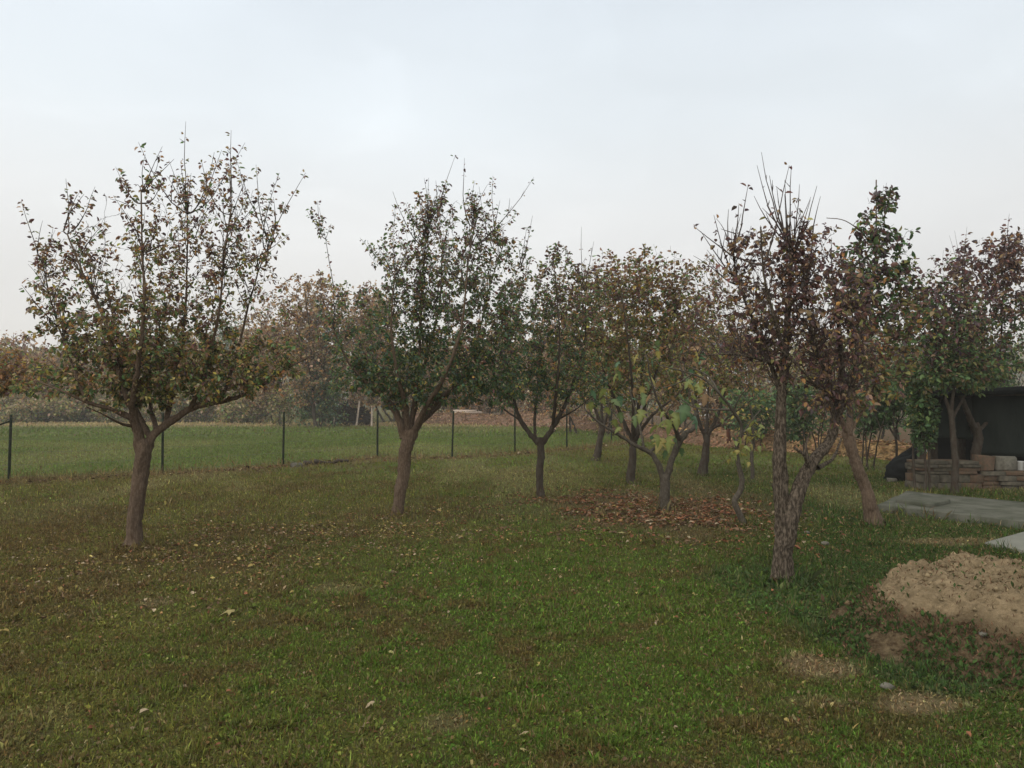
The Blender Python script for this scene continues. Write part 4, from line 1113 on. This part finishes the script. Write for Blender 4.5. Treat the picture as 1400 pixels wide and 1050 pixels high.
specs = [(615, 430, 130, 66, BR), (700, 425, 130, 64, OL), (775, 405, 110, 38, BR), (850, 400, 120, 36, OL), (930, 405, 120, 34, BR), (1010, 425, 110, 32, BR), (1130, 440, 120, 29, OL), (1210, 425, 120, 28, DK), (1370, 440, 130, 27, DK)]
specs += [(370, 405, 110, 55, BR), (530, 400, 110, 58, BR), (650, 455, 120, 57, BR), (735, 460, 100, 50, TN), (560, 470, 110, 60, OL)]
names = ['low behind the fuller green-crowned tree', 'between the fuller green-crowned tree and the Y-forked tree', 'right of the slender Y-forked tree', 'straight behind the low big-leaved forked tree', 'behind the tree before the reddish bank', 'behind the bare grey leaning branches', 'between the twin-trunked tree and the leaning trunk', 'behind the leaning tree\'s narrow top', 'behind the shed\'s right half', 'beyond the field straight above the stacked boards', 'tan, between the Y-forked tree and its right neighbour', 'beyond the field behind the fuller green-crowned tree\'s left side', 'orange-brown, beyond the field above the third fence post', 'orange-brown, beyond the field above the fourth fence post']
specs = specs[:9] + specs[11:] + specs[9:11]
for k, (u, vt, wu, Yk, pl) in enumerate(specs):
    far_tree('hedge_tree', 'dense hedge tree along the back, ' + names[k], 'tree', u, vt, 0, wu, Yk, pl, 110 + k, BG, .0033 * Yk, 460, dens=1.3, stem=.14, stems=3)

far_tree('hedge_bush', 'brownish bush hiding the foot of the far white house', 'bush', 985, 508, 0, 80, 36, BR, 130, BG, .12, 400, dens=1.5, stem=.06, stems=4)

# far-off wood, one mass
n = 110000
x = rng.uniform(-330, 330, n); y = rng.uniform(170, 230, n)
hmax = (9 + 13 * fbm(x * .035, y * .02, 99, 4)) * (1 + .25 * (fbm(x * .15, y * .1, 98, 2) - .5))
p = np.stack([x, y, hmax * rng.random(n)], 1)
col = pick(GY, rng.random(n), n, rng)
v, f_, c = leaves(p, norm(rng.normal(0, 1, (n, 3))), norm(rng.normal(0, 1, (n, 3))), rng.uniform(.7, 1.8, n), rng.uniform(.6, 1.3, n), np.clip(col, .01, .5))
link('distant_wood', mesh('distant_wood', v, f_, c), M_leaf, kind='stuff')

# ------------------------------------------------------------------ autumn haze
hm = bpy.data.materials.new('haze')
hm.use_nodes = True
hm.node_tree.nodes.clear()
ho = hm.node_tree.nodes.new('ShaderNodeOutputMaterial')
hv = hm.node_tree.nodes.new('ShaderNodeVolumePrincipled')
hv.inputs['Color'].default_value = (1.0, .97, .93, 1)
hv.inputs['Density'].default_value = .0012
hm.node_tree.links.new(hv.outputs[0], ho.inputs['Volume'])
v, f_ = box(1040, 1040, 36, bev=.01)
link('haze', mesh('haze', v, f_), hm, kind='stuff', loc=(0, 0, -1.1))

# ------------------------------------------------------------------ reddish earth bank behind the trees
bx = np.linspace(bank_pts[0, 0], bank_pts[-1, 0], 260)
by = bank_y(bx)
tt = np.linspace(0, 1, 14)
prof = 1.05 * sstep(0, .55, tt) * (1 - .3 * tt)
Vb = []
for i, (a, b) in enumerate(zip(bx, by)):
    hsc = np.clip((b * (.0205 + .008 * sstep(5, 9, a))), .55, 1.15) * (1 if a > 0 else .8)
    hsc *= (.8 + .4 * fbm(np.array([a * 1.3]), np.array([3.]), 7, 3)[0])
    for k in range(14):
        yy = b + tt[k] * 3.2
        Vb.append((a + .1 * math.sin(k * 3 + i), yy, prof[k] * hsc * (1 + .35 * (fbm(np.array([a * 2.5]), np.array([yy * 2.5]), 9, 3)[0] - .5)) - .03))
Vb = np.array(Vb)
gi = np.arange(260 * 14).reshape(260, 14)
f_ = np.stack([gi[:-1, :-1], gi[1:, :-1], gi[1:, 1:], gi[:-1, 1:]], -1).reshape(-1, 4)
bc = np.array([.27, .155, .11]) * (.7 + .6 * fbm(Vb[:, 0] * 2, Vb[:, 1] * 4 + Vb[:, 2] * 9, 15, 3))[:, None]
ox = sstep(6, 10, Vb[:, 0])[:, None]
bc = bc * (1 - ox) + np.array([.42, .26, .12]) * ox * (.7 + .6 * fbm(Vb[:, 0] * 3, Vb[:, 2] * 14, 16, 3))[:, None]
link('earth_bank', mesh('earth_bank', Vb, f_, bc, smooth=True), M_ground, kind='structure')
n = 9000
k = rng.integers(0, len(Vb), n)
p = Vb[k] + rng.normal(0, .12, (n, 3)); p[:, 2] = np.maximum(Vb[k][:, 2] - .02, 0) + rng.uniform(0, .06, n)
col = np.array([[.28, .15, .085], [.20, .11, .065], [.38, .26, .12], [.15, .10, .05]])[rng.integers(0, 4, n)] * rng.lognormal(0, .25, n)[:, None]
v, f_, c = leaves(p, norm(rng.normal(0, 1, (n, 3)) * [1, 1, .4]), norm(rng.normal(0, .5, (n, 3)) + [0, 0, 1]), rng.uniform(.08, .2, n), rng.uniform(.03, .1, n), col)
link('bank_litter', mesh('bank_litter', v, f_, c), M_litter, kind='stuff')

# ------------------------------------------------------------------ fence
fr = thing('wire_fence', 'low wire fence on thin dark green posts crossing between lawn and field', 'fence', (fence_pts[0][0], fence_pts[0][1], 0))
fbase = np.array([fence_pts[0][0], fence_pts[0][1], 0])
postH = 1.33
vv, ff = tubes(np.array([[[0, 0, -.1], [0, 0, .4], [0, 0, .9], [0, 0, postH - .012], [0, 0, postH]]]), np.array([[.027, .027, .027, .027, .019]]), 8)
pme = mesh('post', vv, [ff, np.array([np.arange(32, 40)])], smooth=False)
pme.materials.append(M_post)
tops = []
for k, q in enumerate(fence_pts):
    o = bpy.data.objects.new('post', pme); COL.objects.link(o); o.parent = fr
    o.location = (q[0] - fbase[0], q[1] - fbase[1], float(gz(q[0], q[1])))
    o.rotation_euler = (random.uniform(-.02, .02), random.uniform(-.03, .05), random.uniform(0, 3))
    tops.append(np.array([q[0], q[1], 0]))
for h_ in (.12, .35, .6, .85, 1.07, 1.27):
    ws = []
    for a, b in zip(tops[:-1], tops[1:]):
        kk = np.linspace(0, 1, 7)[:, None]
        c = a + (b - a) * kk + np.array([0, 0, 1]) * (h_ - .03 * np.sin(kk * math.pi))
        ws.append(c)
    ws = np.array(ws)
    v, f_ = tubes(ws, np.full(ws.shape[:2], .002), 4)
    link('wire', mesh('wire', v - fbase, f_), M_wire, fr)
vw = []
for a, b in zip(tops[:-1], tops[1:]):
    for kk in np.arange(.04, 1, .12 / np.linalg.norm(b - a)):
        q = a + (b - a) * kk
        vw.append(np.array([[q[0], q[1], .04], [q[0], q[1], .6], [q[0], q[1], 1.2 - .03 * math.sin(kk * math.pi)]]))
vw = np.array(vw)
v, f_ = tubes(vw, np.full(vw.shape[:2], .0011), 3)
link('wire_mesh', mesh('wire_mesh', v - fbase, f_), M_wire, fr, kind='stuff')
a, b = tops[1] + [0, 0, .0], tops[2] + [0, 0, 1.2]
v, f_ = tubes(np.array([np.linspace(a, b, 4)]), np.full((1, 4), .018), 6)
link('brace', mesh('brace', v - fbase, f_), M_post, fr)

# log and block by the fence
a, b = G(416, 636), G(476, 633)
v, f_ = tubes(np.array([np.linspace([*a, .03], [*b, .05], 9) + rng.normal(0, .02, (9, 3))]), np.array([np.linspace(.055, .035, 9) * rng.uniform(.7, 1.3, 9)]), 9)
tag(link('fallen_log', mesh('fallen_log', v, [f_, np.array([np.arange(8, -1, -1)]), np.array([np.arange(72, 81)])], smooth=True), M_bark_dark), 'dark rotting log lying in the grass near the third fence post', 'log')
v, f_ = box(.26, .2, .12, .015, seed=4)
q = G(405, 638)
tag(link('stone_block', mesh('stone_block', v, f_), M_stone, loc=(q[0], q[1], -.02)), 'small grey stone block at the end of the rotting log', 'stone')

# ------------------------------------------------------------------ stacked boards beyond the field
q = G(640, 579); Yq = q[1]; px = Yq / F
st = thing('board_stack', 'stack of pale weathered boards beyond the field, behind the second left tree', 'board stack', (q[0], q[1], 0))
rows = [(-.6, .0, 3.3, .12, .16, M_bark_dark), (.1, .16, 3.6, .5, .12, M_pale_wood), (.0, .30, 3.0, .5, .12, M_wood), (.1, .44, 2.6, .5, .12, M_pale_wood), (-.1, .58, 2.3, .5, .12, M_wood), (.1, .72, 1.9, .5, .12, M_pale_wood), (-.1, .86, 1.4, .5, .10, M_pale_wood)]
for k, (dx, z, ln, dp, hh, m_) in enumerate(rows):
    for s_ in (0, 1, 2):
        v, f_ = box(ln + random.uniform(-.3, .3), .26, hh, .006, seed=k * 7 + s_)
        o = link('board', mesh('board', v, f_), m_, st)
        o.location = (dx + random.uniform(-.15, .15), s_ * .3 - .3, z); o.rotation_euler = (0, random.uniform(-.02, .04), random.uniform(-.06, .06))
q2 = G(683, 579)
st = thing('timber_stack', 'low grey-brown timber pile right of the pale stacked boards', 'timber pile', (q2[0], q2[1], 0))
for k in range(9):
    v, f_ = box(random.uniform(1.2, 1.9), .24, .16, .01, seed=60 + k)
    o = link('board', mesh('board', v, f_), M_wood if k % 3 else M_conc, st)
    o.location = (random.uniform(-.2, .2), (k % 3) * .3 - .3, (k // 3) * .18)
    o.rotation_euler = (0, random.uniform(-.05, .05), random.uniform(-.15, .15))

# dark brush heap and pale stakes at the field edge
q = G(477, 582)
n = 900
th = rng.uniform(0, 6.28, n); rr2 = rng.random(n) ** .5
p = np.stack([q[0] + np.cos(th) * rr2 * 1.25, q[1] + np.sin(th) * rr2 * .8, .05 + 1.25 * np.sqrt(np.maximum(1 - rr2 ** 2, 0)) * rng.random(n) ** .4], 1)
dv = norm(np.stack([rng.normal(0, 1, n), rng.normal(0, .6, n), np.abs(rng.normal(.1, .35, n))], 1))
kk = np.linspace(-.5, .5, 4)[None, :, None]
v, f_ = tubes(p[:, None] + dv[:, None] * kk * rng.uniform(.5, 1.2, (n, 1, 1)) + np.array([0, 0, .1]), np.full((n, 4), .028), 3)
v[:, 2] = np.maximum(v[:, 2], .01)
tag(link('brush_heap', mesh('brush_heap', v, f_), M_bark_dark), 'dark heap of cut brush beyond the field, left of the leaning green-crowned tree', 'brush heap')
for k, (u, h_, tl, lb) in enumerate([(446, 2.0, .05, 'pale thin stake beyond the field below the dark green bush'), (457, 1.0, -.05, 'short pale stake left of the brush heap'), (487, 1.6, .12, 'tilted pale stake right of the brush heap'), (508, 1.3, 0, 'upright pale stake nearest the green-crowned tree trunk')]):
    v, f_ = tubes(np.array([[[0, 0, -.1], [.01, 0, h_ * .5], [0, .01, h_]]]), np.array([[.06, .055, .05]]), 6)
    q = G(u, 583)
    o = link('stake', mesh('stake', v, [f_, np.array([np.arange(12, 18)])]), M_pale_wood, loc=(q[0], q[1], 0))
    o.rotation_euler = (0, tl, 0)
    tag(o, lb, 'stake', 'stakes at the field edge')
q = G(996, 612)
v, f_ = tubes(np.array([[[0, 0, -.1], [.0, 0, .6], [.01, .0, 1.45]]]), np.array([[.07, .07, .068]]), 8)
tag(link('rusty_post', mesh('rusty_post', v, [f_, np.array([np.arange(16, 24)])]), M_rust, loc=(q[0], q[1], 0)), 'rusty red post against the reddish bank behind the back fruit tree', 'post')

# distant house
hb = thing('distant_house', 'white house with dark slate roof far behind the trees, right of centre', 'house', (19.0, 70, 0))
v, f_ = box(3.2, 6, 5.6, bev=.02); link('wall', mesh('wall', v, f_), M_white, hb)
rv = np.array([(-1.9, -3.5, 5.5), (1.9, -3.5, 5.5), (1.9, 3.5, 5.5), (-1.9, 3.5, 5.5), (-1.9, 0, 7.4), (1.9, 0, 7.4)])
link('roof', mesh('roof', rv, [np.array([[0, 1, 5, 4], [2, 3, 4, 5], [3, 2, 1, 0]]), np.array([[0, 4, 3], [1, 2, 5]])]), M_slate, hb)
for wx in (-.8, .8):
    v, f_ = box(.8, .08, 1.3, bev=.02)
    o = link('window', mesh('window', v, f_), M_glass, hb); o.location = (wx, -3.03, 2.6)

# ------------------------------------------------------------------ shed
Ys = 14.6
A = P(1257, 600, Ys)[0]
sh = thing('shed', 'low dark shed with a hanging green-black tarp and black roof at the right edge', 'shed', (A, Ys, 0), math.radians(-4))
zt = lambda v: P(1300, v, Ys)[2]
def sheet(name, x0, x1, z0, z1, m, yofs=0, sag=.03, nx=26, nz=12, seed=0):
    xs, zs = np.meshgrid(np.linspace(x0, x1, nx), np.linspace(0, 1, nz))
    r = np.random.default_rng(seed)
    zb = z0 + .05 * (fbm(xs * 2.0, xs * 0 + seed, 3, 3) - .5) * 2
    z = zb + (z1 - zb) * zs
    y = yofs + sag * 4 * (fbm(xs * 2.6 + z, z * .8, 40 + seed, 3) - .5) + .02 * np.sin(xs * 14 + z * 3)
    v = np.stack([xs, y, z], -1).reshape(-1, 3)
    v = np.concatenate([v, v + [0, .02, 0]])
    g_ = np.arange(nx * nz).reshape(nz, nx)
    a = np.stack([g_[:-1, :-1], g_[:-1, 1:], g_[1:, 1:], g_[1:, :-1]], -1).reshape(-1, 4)
    f_ = [a, a[:, ::-1] + nx * nz]
    for e_ in (g_[0], g_[-1][::-1]):
        f_.append(np.stack([e_[1:], e_[:-1], e_[:-1] + nx * nz, e_[1:] + nx * nz], -1))
    for e_ in (g_[:, 0][::-1], g_[:, -1]):
        f_.append(np.stack([e_[1:], e_[:-1], e_[:-1] + nx * nz, e_[1:] + nx * nz], -1))
    return link(name, mesh(name, v, f_, smooth=True), m, sh)
sheet('tarp', .02, .98, zt(600), zt(543), M_tarp, 0, seed=1)
sheet('tarp', 1.0, 3.6, zt(622), zt(541), M_tarp, .03, seed=2)
rf = np.array([(-.05, -.45, zt(543)), (1.2, -.45, zt(539)), (4.0, -.45, zt(528)), (5.2, 2.6, zt(536)), (2.5, 2.6, zt(546)), (1.3, 2.6, zt(550))])
rf = np.concatenate([rf, rf + [0, 0, .12]])
link('roof', mesh('roof', rf, [np.array([[0, 1, 4, 5], [1, 2, 3, 4], [6, 11, 10, 7], [7, 10, 9, 8], [0, 6, 7, 1], [1, 7, 8, 2], [2, 8, 9, 3], [3, 9, 10, 4], [4, 10, 11, 5], [5, 11, 6, 0]])]), M_dark, sh)
v, f_ = box(3.9, .08, 1.6, bev=.01)
o = link('back_wall', mesh('back_wall', v, f_), M_dark, sh); o.location = (3.4, 2.4, 0)
v, f_ = box(.08, 2.3, 1.55, bev=.01)
o = link('side_wall', mesh('side_wall', v, f_), M_dark, sh); o.location = (4.6, 1.2, 0)
v, f_ = box(3.6, .1, .12, bev=.01)
o = link('beam', mesh('beam', v, f_), M_bark_dark, sh); o.location = (1.8, .12, zt(547))
for k, (u, w_) in enumerate(((1269, .13), (1290, .10), (1331, .12), (1440, .12))):
    v, f_ = box(w_, w_, zt(545) + .0, .006, seed=k)
    o = link('post', mesh('post', v, f_), M_bark_dark, sh); o.location = (P(u, 600, Ys)[0] - A, .3 + .12 * k, -.02)

# ------------------------------------------------------------------ stacked bricks and slabs under the shed edge
Yb = 13.95
def stack(label, u0, u1, rows, seed, name='brick_stack'):
    r = random.Random(seed)
    x0, x1 = P(u0, 640, Yb)[0], P(u1, 640, Yb)[0]
    st = thing(name, label, 'brick stack', ((x0 + x1) / 2, Yb, 0))
    z = -.02
    for hh, wd in rows:
        x = x0 + r.uniform(-.03, .05)
        while x < x1 - .08:
            w = wd * r.uniform(.8, 1.25)
            for dy in (0, .26):
                v, f_ = box(w - .015, .24, hh - .008, .004, bev=.008, seed=r.randint(0, 9999))
                o = link('brick', mesh('brick', v, f_), r.choice([M_brick, M_brick, M_oldstone, M_oldstone]), st)
                o.location = (x + w / 2 - (x0 + x1) / 2, dy + r.uniform(-.025, .025), z)
                o.rotation_euler = (0, 0, r.uniform(-.04, .04))
            x += w
        z += hh
    return z
stack('layered stack of old bricks and thin slabs under the left end of the shed tarp', 1251, 1330, [(.15, .34), (.15, .30), (.06, .42), (.06, .36), (.06, .40), (.06, .45)], 3)
zr = stack('lower stack of old bricks under the long right-hand tarp', 1338, 1470, [(.10, .3), (.08, .36), (.10, .28), (.08, .4)], 5)
v, f_ = box(.36, .2, .25, .004, seed=9)
tag(link('cement_block', mesh('cement_block', v, f_), M_stone, loc=(P(1375, 640, Yb)[0], Yb + .05, zr + .002)), 'square grey cement block on the lower brick stack', 'cement block')
v, f_ = box(.30, .2, .27, .02, seed=10)
tag(link('clay_block', mesh('clay_block', v, f_), M_brick, loc=(P(1348, 640, Yb)[0], Yb + .07, zr + .002)), 'brown clay block beside the cement block, behind the kinked trunk', 'block')
can = thing('tin_can', 'small pale tin can right of the grey cement block', 'can', (P(1394, 640, Yb)[0], Yb - .02, zr + .002))
v, f_ = tubes(np.array([[[0, 0, 0], [0, 0, .01], [0, 0, .15], [0, 0, .16]]]), np.array([[.05, .055, .055, .058]]), 16)
link('body', mesh('body', v, [f_, np.array([np.arange(15, -1, -1)])], smooth=True), M_metal, can)
v, f_ = tubes(np.array([[[0, 0, .15], [0, 0, .165], [0, 0, .168]]]), np.array([[.06, .06, .045]]), 16)
link('lid', mesh('lid', v, [f_, np.array([np.arange(32, 48)])], smooth=True), M_metal, can)

# ------------------------------------------------------------------ black heap under plastic
q = G(1237, 657)
hp = thing('covered_heap', 'heap covered in crumpled black plastic at the left end of the shed', 'covered heap', (q[0], q[1], 0))
nu, nv = 40, 22
ua, va = np.meshgrid(np.linspace(0, 2 * math.pi, nu, endpoint=False), np.linspace(0, 1, nv))
rad = np.cos(va * math.pi / 2) ** .55
hx, hy, hz_ = .36, .36, .62
X_ = np.cos(ua) * rad * hx + .16 * va * va
Y_ = np.sin(ua) * rad * hy
Z_ = np.sin(va * math.pi / 2) * hz_ * (1 + .25 * np.cos(ua))
cr = 1 + .28 * (fbm(ua * 2.3 + va * 3, va * 6, 44, 3) - .5) + .12 * np.abs(np.sin(ua * 7 + va * 9)) - .06
v = np.stack([X_ * cr, Y_ * cr, Z_ * (.9 + .2 * fbm(ua * 2, va * 4, 45, 2))], -1).reshape(-1, 3)
gi = np.arange(nu * nv).reshape(nv, nu)
f_ = np.stack([gi[:-1], np.roll(gi[:-1], -1, 1), np.roll(gi[1:], -1, 1), gi[1:]], -1).reshape(-1, 4)
link('plastic_cover', mesh('plastic_cover', v, f_, smooth=True), M_dark, hp)
v, f_ = tubes(np.array([[[-.05, -.42, .28], [.1, -.44, .42], [.22, -.4, .58], [.3, -.34, .68]]]), np.full((1, 4), .014), 6)
link('strap', mesh('strap', v, f_), M_metal, hp)
for k, (lx, ly) in enumerate(((-.4, -.28), (-.05, -.46), (.3, -.4))):
    v, f_ = box(.16, .1, .07, .008, seed=80 + k)
    o = link('weight', mesh('weight', v, f_), M_stone, hp); o.location = (lx, ly, 0); o.rotation_euler = (0, 0, k)

# ------------------------------------------------------------------ single leaves and stones lying on the lawn
def stone(seed, s_):
    r = np.random.default_rng(seed)
    nu, nv = 8, 5
    vs_ = []
    for j in range(nv):
        ph = math.pi * (j + .5) / nv
        for i in range(nu):
            a = 2 * math.pi * i / nu
            vs_.append(np.array([math.sin(ph) * math.cos(a) * 1.2, math.sin(ph) * math.sin(a), math.cos(ph) * .6]) * s_ * r.uniform(.8, 1.15))
    gi = np.arange(nu * nv).reshape(nv, nu)
    f_ = np.stack([gi[:-1], gi[1:], np.roll(gi[1:], -1, 1), np.roll(gi[:-1], -1, 1)], -1).reshape(-1, 4)
    return np.array(vs_), [f_, gi[0][None], gi[-1][::-1][None]]
for k, (u, v_, s_, lb) in enumerate([(1128, 745, .042, 'pale round stone on the grass right of the twin-trunked tree'), (1103, 730, .035, 'small whitish stone just behind the pale round stone'),
                                     (1212, 941, .035, 'flat pale stone between the two bare dirt patches'), (1322, 862, .025, 'pale stone stuck in the front of the dirt mound')]):
    v, f_ = stone(k, s_)
    q = G(u, v_)
    zz = float(gz(q[0], q[1]))
    if k == 3:
        q = np.array([2.80, 4.60]); zz = float(gz(*q) + mound_h(*q))
    tag(link('stone', mesh('stone', v, f_), M_stone, loc=(q[0], q[1], zz + s_ * .3)), lb, 'stone')
LF = [('large yellowish fallen leaf lying flat on the left lawn', 320, 838, .13, 2), ('pale fallen leaf at the near edge of the rust-coloured leaf pile', 845, 733, .11, 4), ('pale curled leaf in the foreground grass right of centre, beside a bare brown spot', 722, 1008, .055, 4),
      ('small yellow leaf in the foreground, below the largest green patch', 658, 926, .04, 2), ('light leaf on the grass at the left of centre foreground', 533, 895, .05, 1), ('curled pale leaf in the front lawn, left of the small yellow leaf', 510, 967, .055, 4), ('tiny pale leaf at the bottom edge near the curled leaf', 711, 1032, .04, 1)]
for k, (lb, u, v_, s_, kd) in enumerate(LF):
    q = G(u, v_)
    me = fig_leaf(200 + k, [(.3, .25, .1), (.32, .29, .1), (.33, .25, .15)][k % 3], [(.33, .27, .1), (.3, .24, .13)][k % 2])
    o = link('fallen_leaf', me, loc=(q[0], q[1], float(gz(q[0], q[1])) + .035))
    o.scale = (s_,) * 3
    o.rotation_euler = (random.uniform(-.3, .3), random.uniform(-.3, .3), random.uniform(0, 6))
    tag(o, lb, 'leaf')
